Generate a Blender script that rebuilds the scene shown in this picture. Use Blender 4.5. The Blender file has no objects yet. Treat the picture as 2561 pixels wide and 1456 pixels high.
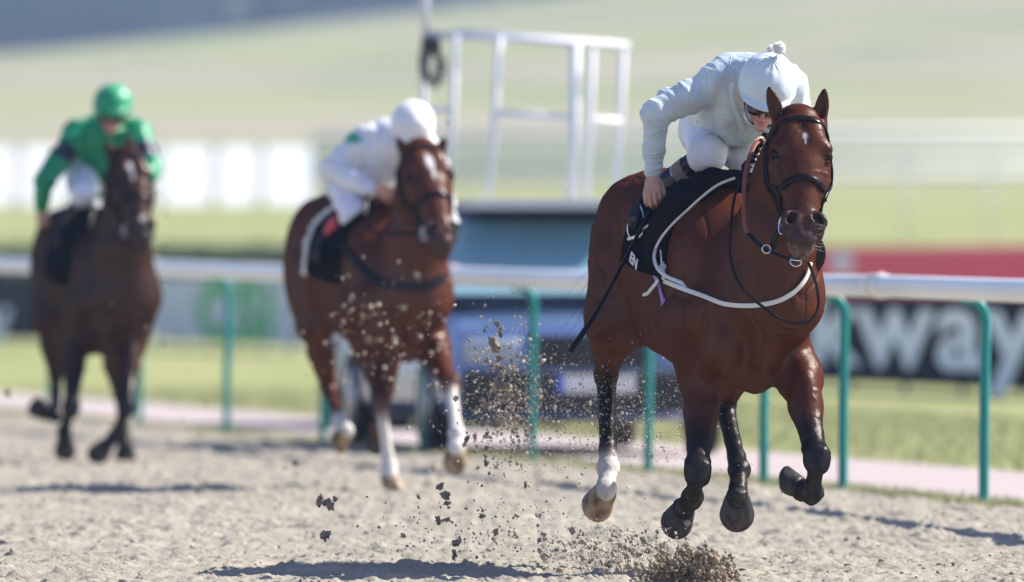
import bpy, bmesh, math, random
import numpy as np
from mathutils import Vector, Matrix
from mathutils.bvhtree import BVHTree

# ------------------------------------------------------------------ camera
scene = bpy.context.scene
CAM_H = 1.212
HZ = 670.6          # horizon row in the 2561-wide measuring frame
FP = 28456.0        # focal length in those pixels
CX = 1280.5
cam_d = bpy.data.cameras.new("camera")
cam = bpy.data.objects.new("camera", cam_d)
scene.collection.objects.link(cam)
cam_d.sensor_width = 36.0
cam_d.lens = 400.0
cam_d.clip_start = 0.5
cam_d.clip_end = 5000.0
cam.location = (0, 0, CAM_H)
cam.rotation_euler = (math.radians(90) - math.atan((728.0 - HZ) / FP), 0, 0)
cam_d.dof.use_dof = True
cam_d.dof.focus_distance = 46.0
cam_d.dof.aperture_fstop = 3.1
cam_d.dof.aperture_blades = 0
scene.camera = cam

# ------------------------------------------------------------------ light
SUN = Vector((0.95, 0.30, 0.90)).normalized()
world = bpy.data.worlds.new("World")
scene.world = world
world.use_nodes = True
wn = world.node_tree
bg = wn.nodes["Background"]
sky = wn.nodes.new("ShaderNodeTexSky")
sky.sky_type = 'NISHITA'
sky.sun_disc = False
sky.sun_elevation = math.asin(SUN.z)
sky.sun_rotation = math.atan2(SUN.x, SUN.y)
sky.air_density = 1.0
sky.dust_density = 0.6
sky.ozone_density = 2.0
tint = wn.nodes.new("ShaderNodeMix"); tint.data_type = 'RGBA'; tint.blend_type = 'MULTIPLY'; tint.inputs[0].default_value = 1.0
tint.inputs[7].default_value = (1.0, .93, 1.08, 1)
wn.links.new(sky.outputs[0], tint.inputs[6]); wn.links.new(tint.outputs[2], bg.inputs[0])
bg.inputs[1].default_value = 0.098
sl = bpy.data.lights.new("sun", 'SUN')
sl.energy = 5.0
sl.angle = math.radians(0.5)
sl.color = (1.0, 0.94, 0.85)
so = bpy.data.objects.new("sun", sl)
so.rotation_euler = SUN.to_track_quat('Z', 'Y').to_euler()
so.location = (20, 40, 30)
scene.collection.objects.link(so)

scene.view_settings.view_transform = 'Standard'
scene.view_settings.look = 'None'
scene.view_settings.exposure = 0.87
scene.view_settings.gamma = 1.0
scene.render.engine = 'CYCLES'
scene.cycles.use_denoising = True
scene.cycles.max_bounces = 6
scene.cycles.volume_bounces = 0
scene.cycles.transparent_max_bounces = 8

rng = np.random.default_rng(7)
random.seed(7)
COL = scene.collection


def A(x, y, D):
    """world point seen at column x, row y (2561-wide frame) at distance D"""
    return np.array([(x - CX) / FP * D, D, CAM_H + (HZ - y) / FP * D])


def dip(Y):
    """the track falls slightly towards the lens"""
    f = np.clip((55.0 - np.asarray(Y, float)) / 6.0, 0, 1)
    return -.055 * f * f * (3 - 2 * f)


def NV(v):
    v = np.asarray(v, float)
    return v / np.linalg.norm(v)


# ------------------------------------------------------------------ object helpers
def empty(name, loc, label=None, cat=None, group=None):
    o = bpy.data.objects.new(name, None)
    COL.objects.link(o)
    o.location = loc
    o.empty_display_size = 0.1
    tag(o, label, cat, group)
    return o


def tag(o, label=None, cat=None, group=None, kind=None):
    if label: o["label"] = label
    if cat: o["category"] = cat
    if group: o["group"] = group
    if kind: o["kind"] = kind
    return o


def mesh_obj(name, V, F, mat, parent=None, smooth=True, cols=None, fmats=None):
    me = bpy.data.meshes.new(name)
    V = np.asarray(V, np.float32)
    if isinstance(F, np.ndarray):
        n, k = F.shape
        me.vertices.add(len(V)); me.vertices.foreach_set("co", V.ravel())
        me.loops.add(n * k); me.loops.foreach_set("vertex_index", F.astype(np.int32).ravel())
        me.polygons.add(n)
        me.polygons.foreach_set("loop_start", np.arange(0, n * k, k, dtype=np.int32))
        me.polygons.foreach_set("loop_total", np.full(n, k, np.int32))
        me.update(calc_edges=True)
    else:
        me.from_pydata([tuple(map(float, v)) for v in V], [], F)
        me.update()
    if smooth:
        me.polygons.foreach_set("use_smooth", np.ones(len(me.polygons), bool))
    if cols is not None:
        a = me.color_attributes.new("coat", 'FLOAT_COLOR', 'POINT')
        c = np.ones((len(V), 4), np.float32); c[:, :3] = cols
        a.data.foreach_set("color", c.ravel())
    for m in (mat if isinstance(mat, (list, tuple)) else [mat]):
        me.materials.append(m)
    if fmats is not None:
        me.polygons.foreach_set("material_index", np.asarray(fmats, np.int32))
    o = bpy.data.objects.new(name, me)
    COL.objects.link(o)
    if parent is not None:
        o.parent = parent
        base = parent
        off = Vector((0, 0, 0))
        while base is not None:
            off += base.location; base = base.parent
        # vertices are given in world space
        me.transform(Matrix.Translation(-off))
    return o


class MB:
    """collects simple solids, links them as one mesh"""
    def __init__(s): s.v = []; s.f = []
    def add(s, V, F):
        n = len(s.v)
        s.v += [tuple(map(float, p)) for p in V]
        s.f += [tuple(int(i) + n for i in f) for f in F]
        return s
    def box(s, c, size, R=None, bev=0.0):
        bm = bmesh.new()
        bmesh.ops.create_cube(bm, size=1.0)
        bmesh.ops.scale(bm, vec=size, verts=bm.verts)
        if bev > 0:
            bmesh.ops.bevel(bm, geom=bm.edges[:] , offset=bev, segments=2, profile=0.6, affect='EDGES')
        bm.verts.ensure_lookup_table()
        R = np.eye(3) if R is None else R
        V = [R @ np.array(v.co) + np.array(c) for v in bm.verts]
        F = [[l.vert.index for l in f.loops] for f in bm.faces]
        bm.verts.index_update()
        F = [[v.index for v in f.verts] for f in bm.faces]
        bm.free()
        return s.add(V, F)
    def tube(s, pts, r, n=8, caps=True, flat=None):
        pts = [np.asarray(p, float) for p in pts]
        m = len(pts)
        r = [r] * m if np.isscalar(r) else list(r)
        T = [NV(pts[min(i + 1, m - 1)] - pts[max(i - 1, 0)] + 1e-9) for i in range(m)]
        ref = np.array([0, 0, 1.0]) if abs(T[0][2]) < .9 else np.array([1.0, 0, 0])
        u = NV(np.cross(T[0], ref))
        V = []
        for i in range(m):
            u = NV(u - T[i] * np.dot(u, T[i]))
            w = np.cross(T[i], u)
            for k in range(n):
                a = 2 * math.pi * k / n
                V.append(pts[i] + r[i] * (math.cos(a) * u + math.sin(a) * w))
        F = []
        for i in range(m - 1):
            for k in range(n):
                k2 = (k + 1) % n
                F.append((i * n + k, i * n + k2, (i + 1) * n + k2, (i + 1) * n + k))
        if caps:
            F.append(tuple(range(n - 1, -1, -1))); F.append(tuple((m - 1) * n + k for k in range(n)))
        return s.add(V, F)
    def ribbon(s, pts, nrm, w, th=0.004):
        pts = [np.asarray(p, float) for p in pts]; m = len(pts)
        w = [w] * m if np.isscalar(w) else w
        V = []
        for i in range(m):
            T = NV(pts[min(i + 1, m - 1)] - pts[max(i - 1, 0)] + 1e-9)
            n_ = NV(nrm[i] - T * np.dot(nrm[i], T)); b = np.cross(T, n_)
            for a, c in ((-1, -.5), (1, -.5), (1, .3), (.6, .5), (-.6, .5), (-1, .3)):
                V.append(pts[i] + b * a * w[i] / 2 + n_ * c * th)
        F = []
        for i in range(m - 1):
            for k in range(6):
                k2 = (k + 1) % 6
                F.append((i * 6 + k, i * 6 + k2, (i + 1) * 6 + k2, (i + 1) * 6 + k))
        F.append((5, 4, 3, 2, 1, 0)); F.append(tuple((m - 1) * 6 + k for k in range(6)))
        return s.add(V, F)
    def ball(s, c, r, R=None, sub=2, noise=0.0, rg=None):
        bm = bmesh.new()
        bmesh.ops.create_icosphere(bm, subdivisions=sub, radius=1.0)
        R = np.eye(3) if R is None else R
        r = np.ones(3) * r
        V = []
        for v in bm.verts:
            p = np.array(v.co)
            if noise: p = p * (1 + noise * (rg.random() * 2 - 1))
            V.append(R @ (p * r) + np.asarray(c))
        F = [[v.index for v in f.verts] for f in bm.faces]
        bm.free()
        return s.add(V, F)
    def build(s, name, mat, parent=None, smooth=True):
        return mesh_obj(name, s.v, s.f, mat, parent, smooth)


def autosmooth(o, ang=40):
    me = o.data
    bm = bmesh.new(); bm.from_mesh(me)
    for e in bm.edges:
        if len(e.link_faces) == 2 and e.calc_face_angle(0) > math.radians(ang): e.smooth = False
    bm.to_mesh(me); bm.free()
    return o


def spline(P, n):
    """Catmull-Rom through the rows of P, n samples"""
    P = np.asarray(P, float)
    m = len(P)
    Q = np.vstack([2 * P[0] - P[1], P, 2 * P[-1] - P[-2]])
    out = []
    for t in np.linspace(0, m - 1 - 1e-9, n):
        i = int(t); f = t - i
        p0, p1, p2, p3 = Q[i], Q[i + 1], Q[i + 2], Q[i + 3]
        out.append(.5 * ((2 * p1) + (-p0 + p2) * f + (2 * p0 - 5 * p1 + 4 * p2 - p3) * f * f + (-p0 + 3 * p1 - 3 * p2 + p3) * f ** 3))
    return np.array(out)


# ------------------------------------------------------------------ materials
def mat(name, col=(.5, .5, .5), rough=.6, metal=0.0, spec=.5, coat=0.0, attr=False, bump=None, var=None, sheen=0.0, sss=0.0, trans=0.0, stretch=(1, 1, 1), gloss=None):
    """col base colour; var=(scale, amount, col2) noise mix; bump=(scale, strength, distance)"""
    m = bpy.data.materials.new(name); m.use_nodes = True
    nt = m.node_tree; N = nt.nodes; L = nt.links
    b = N["Principled BSDF"]
    b.inputs["Base Color"].default_value = (*col, 1)
    b.inputs["Roughness"].default_value = rough
    b.inputs["Metallic"].default_value = metal
    b.inputs["Specular IOR Level"].default_value = spec
    b.inputs["Coat Weight"].default_value = coat
    b.inputs["Coat Roughness"].default_value = .25
    b.inputs["Sheen Weight"].default_value = sheen
    b.inputs["Subsurface Weight"].default_value = sss
    b.inputs["Subsurface Radius"].default_value = (.02, .008, .004)
    b.inputs["Transmission Weight"].default_value = trans
    tc = N.new("ShaderNodeTexCoord"); mp = N.new("ShaderNodeMapping"); mp.inputs["Scale"].default_value = stretch
    L.new(tc.outputs["Object"], mp.inputs[0])
    src = None
    if attr:
        at = N.new("ShaderNodeVertexColor"); at.layer_name = "coat"; src = at.outputs[0]
    if var:
        nz = N.new("ShaderNodeTexNoise"); nz.inputs["Scale"].default_value = var[0]; nz.inputs["Detail"].default_value = 6
        L.new(mp.outputs[0], nz.inputs["Vector"])
        rp = N.new("ShaderNodeMapRange"); rp.inputs[1].default_value = .35; rp.inputs[2].default_value = .65
        rp.inputs[3].default_value = 0; rp.inputs[4].default_value = var[1]
        L.new(nz.outputs["Fac"], rp.inputs[0])
        mx = N.new("ShaderNodeMix"); mx.data_type = 'RGBA'
        if attr and len(var) == 2 or var[2] is None:
            mx.blend_type = 'MULTIPLY'; mx.inputs[7].default_value = (.35, .3, .3, 1)
        else:
            mx.inputs[7].default_value = (*var[2], 1)
        L.new(rp.outputs[0], mx.inputs[0])
        if src: L.new(src, mx.inputs[6])
        else: mx.inputs[6].default_value = (*col, 1)
        src = mx.outputs[2]
    if src: L.new(src, b.inputs["Base Color"])
    if bump:
        nb = N.new("ShaderNodeTexNoise"); nb.inputs["Scale"].default_value = bump[0]; nb.inputs["Detail"].default_value = 4
        L.new(mp.outputs[0], nb.inputs["Vector"])
        bp = N.new("ShaderNodeBump"); bp.inputs["Strength"].default_value = bump[1]; bp.inputs["Distance"].default_value = bump[2]
        L.new(nb.outputs["Fac"], bp.inputs["Height"]); L.new(bp.outputs[0], b.inputs["Normal"])
    if gloss:                       # thin even lustre (hair, leather) instead of a varnish-like grazing reflection
        b.inputs["Specular IOR Level"].default_value = 0
        g = N.new("ShaderNodeBsdfGlossy"); g.inputs["Roughness"].default_value = gloss[1]; g.inputs["Color"].default_value = (1, .95, .9, 1)
        ms = N.new("ShaderNodeMixShader"); ms.inputs[0].default_value = gloss[0]
        L.new(b.outputs[0], ms.inputs[1]); L.new(g.outputs[0], ms.inputs[2])
        if bump: L.new(bp.outputs[0], g.inputs["Normal"])
        L.new(ms.outputs[0], N["Material Output"].inputs[0])
    return m


M = {}
M['coat'] = mat("horse_coat", rough=.8, attr=True, var=(9, .3, None), bump=(170, .6, .003), stretch=(1, 1, .35), gloss=(.021, .33))
M['coat_dull'] = mat("horse_coat_far", rough=.8, attr=True, bump=(25, .3, .008), gloss=(.024, .30))
M['hair'] = mat("black_hair", (.008, .007, .009), rough=.5, spec=.15)
M['hair_chestnut'] = mat("chestnut_hair", (.22, .075, .03), rough=.5)
M['hoof_dark'] = mat("hoof_horn_dark", (.022, .020, .026), rough=.6, gloss=(.015, .4), var=(30, .7, (.09, .08, .075)), bump=(40, .3, .003), stretch=(1, 1, .2))
M['hoof_pale'] = mat("hoof_horn_pale", (.42, .29, .16), rough=.5, var=(22, 1, (.07, .035, .025)), bump=(40, .3, .003), stretch=(1, 1, .5))
M['hair_white'] = mat("white_hair", (.6, .57, .53), rough=.7)
M['eye'] = mat("horse_eye", (.006, .004, .004), rough=.3, gloss=(.02, .05))
M['leather_black'] = mat("black_leather", (.006, .006, .010), rough=.5, gloss=(.022, .25), bump=(120, .2, .001))
M['leather_brown'] = mat("brown_rubber_rein", (.21, .055, .032), rough=.65)
M['neoprene'] = mat("black_neoprene", (.006, .007, .012), rough=.85, gloss=(.004, .6), bump=(60, .25, .004))
M['cloth_black'] = mat("black_saddle_cloth", (.005, .006, .011), rough=.9, gloss=(.003, .6), bump=(90, .3, .002))
M['white_strap'] = mat("white_strap", (.68, .66, .62), rough=.55, bump=(80, .2, .001))
M['steel'] = mat("steel", (.7, .7, .7), rough=.22, metal=1)
M['purple'] = mat("purple_girth", (.10, .04, .24), rough=.7, var=(60, 1, (.5, .25, .6)), stretch=(1, 1, .05))
M['skin'] = mat("skin", (.52, .27, .20), rough=.5, sss=.15, var=(30, .6, (.46, .17, .13)), bump=(70, .3, .003), attr=False)
M['silk_pale'] = mat("pale_blue_silk", (.56, .66, .70), rough=.38, spec=.4, attr=True, bump=(60, .35, .004), stretch=(1, 1, 1.5))
M['silk_cap'] = mat("pale_blue_cap_silk", (.64, .72, .76), rough=.4, spec=.4, bump=(50, .25, .004))
M['silk_white'] = mat("white_silk", (.80, .80, .82), rough=.45, sheen=.2, bump=(12, .5, .02))
M['silk_green'] = mat("green_silk", (.0, .30, .13), rough=.4, sheen=.2, bump=(12, .5, .02))
M['silk_navy'] = mat("navy_band", (.01, .015, .05), rough=.5)
M['breech'] = mat("white_breeches", (.78, .78, .86), rough=.6, bump=(40, .3, .004))
M['boot'] = mat("black_boot", (.006, .009, .018), rough=.5, gloss=(.04, .2))
M['boot_silver'] = mat("silver_boot_panel", (.36, .44, .52), rough=.2, metal=.55)
M['taupe'] = mat("taupe_boot_cuff", (.22, .17, .16), rough=.8)
M['goggle'] = mat("black_goggles", (.005, .005, .006), rough=.06, coat=1)
M['whip'] = mat("whip_black", (.005, .005, .008), rough=.4, spec=.12, bump=(200, .4, .001))
M['pompom'] = mat("white_pompom", (.95, .95, .95), rough=.8)
M['red_cuff'] = mat("red_boot_band", (.50, .012, .03), rough=.5)
# ------------------------------------------------------------------ implicit body modeller
class Body:
    def __init__(s, h): s.h = h; s.p = []
    def _add(s, kind, fn, lo, hi, k, col, op):
        s.p.append(dict(fn=fn, lo=np.asarray(lo, float), hi=np.asarray(hi, float), k=k, col=col, op=op)); return s
    def ell(s, c, r, R=None, k=.02, col=None, op='add'):
        c = np.asarray(c, float); r = np.ones(3) * np.asarray(r, float)
        R = np.eye(3) if R is None else np.asarray(R, float)   # columns = axes
        def fn(P):
            q = (P - c) @ R
            a = q / r; k0 = np.sqrt((a * a).sum(-1)) + 1e-9
            b = q / (r * r); k1 = np.sqrt((b * b).sum(-1)) + 1e-9
            return k0 * (k0 - 1) / k1, None
        ext = np.abs(R) @ r
        return s._add('e', fn, c - ext, c + ext, k, col, op)
    def cone(s, a, b, ra, rb, k=.02, col=None, col2=None, flat=None, op='add'):
        a = np.asarray(a, float); b = np.asarray(b, float)
        ab = b - a; l2 = max((ab * ab).sum(), 1e-12)
        if flat is not None: fd = NV(flat[0]); ff = flat[1]
        def fn(P):
            q = P - a
            if flat is not None:
                t0 = np.clip((q @ ab) / l2, 0, 1)
                o = q - t0[..., None] * ab
                o = o + fd * ((o @ fd)[..., None]) * (1 / ff - 1)
                t = t0
                d = np.sqrt((o * o).sum(-1)) - (ra + (rb - ra) * t)
                if ff < 1: d = d * (ff * .5 + .5)
            else:
                t = np.clip((q @ ab) / l2, 0, 1)
                o = q - t[..., None] * ab
                d = np.sqrt((o * o).sum(-1)) - (ra + (rb - ra) * t)
            return d, t
        R_ = max(ra, rb) * (max(1, flat[1]) if flat is not None else 1)
        return s._add('c', fn, np.minimum(a, b) - R_, np.maximum(a, b) + R_, k, (col, col2) if col2 is not None else col, op)
    def chain(s, pts, k=.02, cols=None, flat=None):
        for i in range(len(pts) - 1):
            (a, ra), (b, rb) = pts[i], pts[i + 1]
            c1 = cols[i] if cols else None; c2 = cols[i + 1] if cols else None
            s.cone(a, b, ra, rb, k, c1, c2, flat)
        return s
    def loft(s, O, E, T, cs, cn, ws, wn, k=.03, col=None, col2=None, ex=2.0, op='add'):
        """O origin, E = (side, normal, axis) rows; elliptical stations along the axis"""
        O = np.asarray(O, float); E = np.asarray(E, float)
        st = spline(np.stack([T, cs, cn, ws, wn], 1), 80)
        tt = st[:, 0]; t0, t1 = tt[0], tt[-1]
        def fn(P):
            q = (P - O) @ E.T
            t = np.clip(q[..., 2], t0, t1)
            c1 = np.interp(t, tt, st[:, 1]); c2 = np.interp(t, tt, st[:, 2])
            w1 = np.maximum(np.interp(t, tt, st[:, 3]), .004); w2 = np.maximum(np.interp(t, tt, st[:, 4]), .004)
            x = q[..., 0] - c1; y = q[..., 1] - c2
            if ex != 2.0:
                rho = (np.abs(x / w1) ** ex + np.abs(y / w2) ** ex + 1e-9) ** (1 / ex)
            else:
                rho = np.sqrt((x / w1) ** 2 + (y / w2) ** 2) + 1e-6
            g = np.sqrt((x / w1 ** 2) ** 2 + (y / w2 ** 2) ** 2) + 1e-3
            d = np.where(rho > .2, (rho - 1) * rho / g, -np.minimum(w1, w2))
            d = np.maximum(d, -np.minimum(w1, w2))
            dt = np.abs(q[..., 2] - t)
            return np.sqrt(np.maximum(d, 0) ** 2 + dt ** 2) + np.minimum(d, 0) * (dt < 1e-6), (t - t0) / (t1 - t0)
        cor = []
        for row in st[::4]:
            for a in (-1, 1):
                for b in (-1, 1):
                    cor.append(O + E.T @ np.array([row[1] + a * row[3], row[2] + b * row[4], row[0]]))
        cor = np.array(cor)
        return s._add('l', fn, cor.min(0) - .01, cor.max(0) + .01, k, (col, col2) if col2 is not None else col, op)

    def mesh(s, name, mat, parent=None, disp=None, smooth_it=1, defcol=(.5, .5, .5), blend=.012, colfn=None):
        h = s.h
        lo = np.min([p['lo'] for p in s.p if p['op'] == 'add'], 0) - 4 * h
        hi = np.max([p['hi'] for p in s.p if p['op'] == 'add'], 0) + 4 * h
        n = np.ceil((hi - lo) / h).astype(int) + 1
        Fld = np.full(n, .5, np.float32)
        for p in s.p:
            m = p['k'] + 3 * h
            i0 = np.maximum(np.floor((p['lo'] - m - lo) / h).astype(int), 0)
            i1 = np.minimum(np.ceil((p['hi'] + m - lo) / h).astype(int) + 1, n)
            if (i1 <= i0).any(): continue
            ax = [(lo[a] + h * np.arange(i0[a], i1[a])) for a in range(3)]
            P = np.stack(np.meshgrid(*ax, indexing='ij'), -1)
            d = p['fn'](P)[0].astype(np.float32)
            sl_ = tuple(slice(i0[a], i1[a]) for a in range(3))
            f = Fld[sl_]; k = max(p['k'], 1e-5)
            if p['op'] == 'add':
                hh = np.maximum(k - np.abs(f - d), 0) / k
                Fld[sl_] = np.minimum(f, d) - hh * hh * k * .25
            else:
                hh = np.maximum(k - np.abs(f + d), 0) / k
                Fld[sl_] = np.maximum(f, -d) + hh * hh * k * .25
        V, Q = surface_nets(Fld, lo, h)
        if smooth_it:
            V = relax(V, Q, smooth_it)
        cols = None
        num = np.zeros((len(V), 3)); den = np.zeros(len(V)) + 1e-12
        any_col = False
        for p in s.p:
            if p['op'] != 'add' or p['col'] is None: continue
            any_col = True
            sel = np.where(((V > p['lo'] - .08) & (V < p['hi'] + .08)).all(1))[0]
            if len(sel) == 0: continue
            d, t = p['fn'](V[sel])
            w = np.exp(-np.maximum(d + .01, -.03) / blend)
            c = p['col']
            if isinstance(c, tuple) and c[1] is not None and not np.isscalar(c[0]):
                cc = np.asarray(c[0])[None] * (1 - t[:, None]) + np.asarray(c[1])[None] * t[:, None]
            else:
                cc = np.asarray(c)[None]
            num[sel] += w[:, None] * cc; den[sel] += w
        cols = np.where(den[:, None] > 1e-11, num / den[:, None], np.asarray(defcol)[None]) if any_col else np.tile(defcol, (len(V), 1))
        if colfn is not None: cols = colfn(V, cols)
        if disp is not None:
            Nn = vnormals(V, Q)
            V = V + Nn * disp(V, Nn)[:, None]
        return mesh_obj(name, V, Q, mat, parent, True, cols)


def surface_nets(F, lo, h):
    ins = (F < 0)
    c = np.zeros(np.array(F.shape) - 1, np.uint8)
    for dx in (0, 1):
        for dy in (0, 1):
            for dz in (0, 1):
                c += ins[dx:dx + c.shape[0], dy:dy + c.shape[1], dz:dz + c.shape[2]]
    idx = np.argwhere((c > 0) & (c < 8))
    vid = np.full(c.shape, -1, np.int32)
    vid[idx[:, 0], idx[:, 1], idx[:, 2]] = np.arange(len(idx))
    acc = np.zeros((len(idx), 3)); cnt = np.zeros(len(idx))
    corners = [(a, b, d) for a in (0, 1) for b in (0, 1) for d in (0, 1)]
    for ca in corners:
        for ax in range(3):
            if ca[ax] == 1: continue
            cb = list(ca); cb[ax] = 1
            fa = F[idx[:, 0] + ca[0], idx[:, 1] + ca[1], idx[:, 2] + ca[2]]
            fb = F[idx[:, 0] + cb[0], idx[:, 1] + cb[1], idx[:, 2] + cb[2]]
            x = (fa < 0) != (fb < 0)
            t = np.where(x, fa / np.where(x, fa - fb, 1), 0)
            p = np.array(ca, float)[None] + np.zeros((len(idx), 3)); p[:, ax] += t
            acc += np.where(x[:, None], p, 0); cnt += x
    V = lo + h * (idx + acc / np.maximum(cnt, 1)[:, None])
    Q = []
    for ax in range(3):
        a, b = [(1, 2), (2, 0), (0, 1)][ax]
        sl0 = [slice(None)] * 3; sl1 = [slice(None)] * 3
        sl0[ax] = slice(0, -1); sl1[ax] = slice(1, None)
        A0 = ins[tuple(sl0)]; A1 = ins[tuple(sl1)]
        e = np.argwhere(A0 != A1)
        e = e[(e[:, a] > 0) & (e[:, b] > 0) & (e[:, a] < F.shape[a] - 1) & (e[:, b] < F.shape[b] - 1)]
        flip = A0[e[:, 0], e[:, 1], e[:, 2]]
        def g(da, db):
            q = e.copy(); q[:, a] += da; q[:, b] += db
            return vid[q[:, 0], q[:, 1], q[:, 2]]
        quad = np.stack([g(-1, -1), g(0, -1), g(0, 0), g(-1, 0)], 1)
        quad[~flip] = quad[~flip][:, ::-1]
        Q.append(quad)
    Q = np.vstack(Q)
    Q = Q[(Q >= 0).all(1)]
    return V, Q


def relax(V, Q, n, f=.5):
    E = np.vstack([Q[:, [0, 1]], Q[:, [1, 2]], Q[:, [2, 3]], Q[:, [3, 0]]])
    for _ in range(n):
        acc = np.zeros_like(V)
        cnt = np.bincount(E.ravel(), minlength=len(V))
        for a in range(3):
            acc[:, a] = np.bincount(E[:, 0], V[E[:, 1], a], len(V)) + np.bincount(E[:, 1], V[E[:, 0], a], len(V))
        V = V * (1 - f) + f * acc / np.maximum(cnt, 1)[:, None]
    return V


def vnormals(V, Q):
    n = np.cross(V[Q[:, 2]] - V[Q[:, 0]], V[Q[:, 3]] - V[Q[:, 1]])
    N = np.zeros_like(V)
    for j in range(4):
        for a in range(3):
            N[:, a] += np.bincount(Q[:, j], n[:, a], len(V))
    return N / (np.linalg.norm(N, axis=1)[:, None] + 1e-12)


# smooth 3-d value noise in numpy
_NG = rng.random((32, 32, 32))
def vnoise(P):
    P = np.asarray(P, float); i = np.floor(P).astype(int); f = P - i
    f = f * f * (3 - 2 * f)
    r = 0
    for dx in (0, 1):
        for dy in (0, 1):
            for dz in (0, 1):
                w = (f[:, 0] if dx else 1 - f[:, 0]) * (f[:, 1] if dy else 1 - f[:, 1]) * (f[:, 2] if dz else 1 - f[:, 2])
                r = r + w * _NG[(i[:, 0] + dx) % 32, (i[:, 1] + dy) % 32, (i[:, 2] + dz) % 32]
    return r
def fbm(P, o=3):
    r = 0; a = 1; t = 0
    P = np.asarray(P, float)
    for k in range(o):
        r = r + a * vnoise(P * (2 ** k) + 11.3 * k); t += a; a *= .5
    return r / t


def bvh_of(o):
    me = o.data
    off = Vector((0, 0, 0)); b = o
    while b is not None: off += b.location; b = b.parent
    return BVHTree.FromPolygons([v.co + off for v in me.vertices], [tuple(p.vertices) for p in me.polygons])


def surf(bvh, x, y, off=.006):
    """the point of a surface seen at (x, y), lifted off it, and its normal"""
    o = Vector((0, 0, CAM_H)); d = (Vector(A(x, y, 46.)) - o).normalized()
    hit, n, _, _ = bvh.ray_cast(o, d)
    if hit is None: return None, None
    if n.dot(d) > 0: n = -n
    return np.array(hit + n * off), np.array(n)
# ------------------------------------------------------------------ horses
def hoof(parent, cor, sole_dir, toe_dir, matl, size=1.0, shoe=True):
    """cor = centre of the coronet; sole_dir points from coronet to ground surface; toe_dir forward"""
    z = NV(sole_dir); t = NV(toe_dir - z * np.dot(toe_dir, z)); s = np.cross(z, t)
    mb = MB(); n = 20; rings = []
    hgt = .072 * size
    for j, (f, r, sh) in enumerate(((-.12, .044, -.005), (0, .052, 0), (.06, .053, .002), (.35, .058, .012), (.7, .064, .024), (1, .069, .034), (1.02, .066, .034), (1.0, .05, .034))):
        ring = []
        for i in range(n):
            a = 2 * math.pi * i / n
            ca, sa = math.cos(a), math.sin(a)
            rr = r * size * (1.0 if ca > 0 else (1 - .22 * ca * ca))
            zz = f * hgt - (.012 * size * (1 - ca) * .5 if f < 1 else 0) * (1 - f)
            if f < .8: zz += (1 - ca) * .006 * size
            ring.append(np.asarray(cor) + z * zz + t * (ca * rr * 1.06 + sh * size) + s * sa * rr * .98)
        rings.append(ring)
    V = [p for r in rings for p in r]
    F = []
    for j in range(len(rings) - 1):
        for i in range(n):
            i2 = (i + 1) % n
            F.append((j * n + i, j * n + i2, (j + 1) * n + i2, (j + 1) * n + i))
    F.append(tuple((len(rings) - 1) * n + i for i in range(n))); F.append(tuple(range(n - 1, -1, -1)))
    mb.add(V, F)
    o = mb.build('hoof', matl, parent)
    if shoe:
        pts = []; nn = 18
        for i in range(nn + 1):
            a = math.radians(-135 + 270 * i / nn)
            pts.append(np.asarray(cor) + z * (hgt * 1.05) + t * (math.cos(a) * .058 * size + .034 * size) + s * math.sin(a) * .055 * size)
        m2 = MB(); m2.ribbon(pts, [z] * len(pts), .02 * size, .009 * size)
        m2.build('horseshoe', M['steel_dull'], o)
    return o

M['steel_dull'] = mat("aluminium_plate", (.42, .40, .38), rough=.45, metal=.8)


def strands(name, roots, dirs, length, n, w, matl, parent, curl=.1, seed=1):
    rg = np.random.default_rng(seed)
    mb = MB()
    for i in range(n):
        j = rg.integers(len(roots))
        p = roots[j] + rg.normal(0, .008, 3)
        d = NV(dirs[j] + rg.normal(0, curl, 3)); g = rg.normal(0, .25, 3)
        ln = length * (.6 + .6 * rg.random())
        pts = []
        for k in range(7):
            f = k / 6
            pts.append(p + d * ln * f + g * ln * f * f * .4 + np.array([0, 0, -.5]) * ln * f * f * .4)
        mb.tube(pts, [w * (1 - .8 * k / 6) for k in range(7)], 3)
    return mb.build(name, matl, parent)


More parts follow.
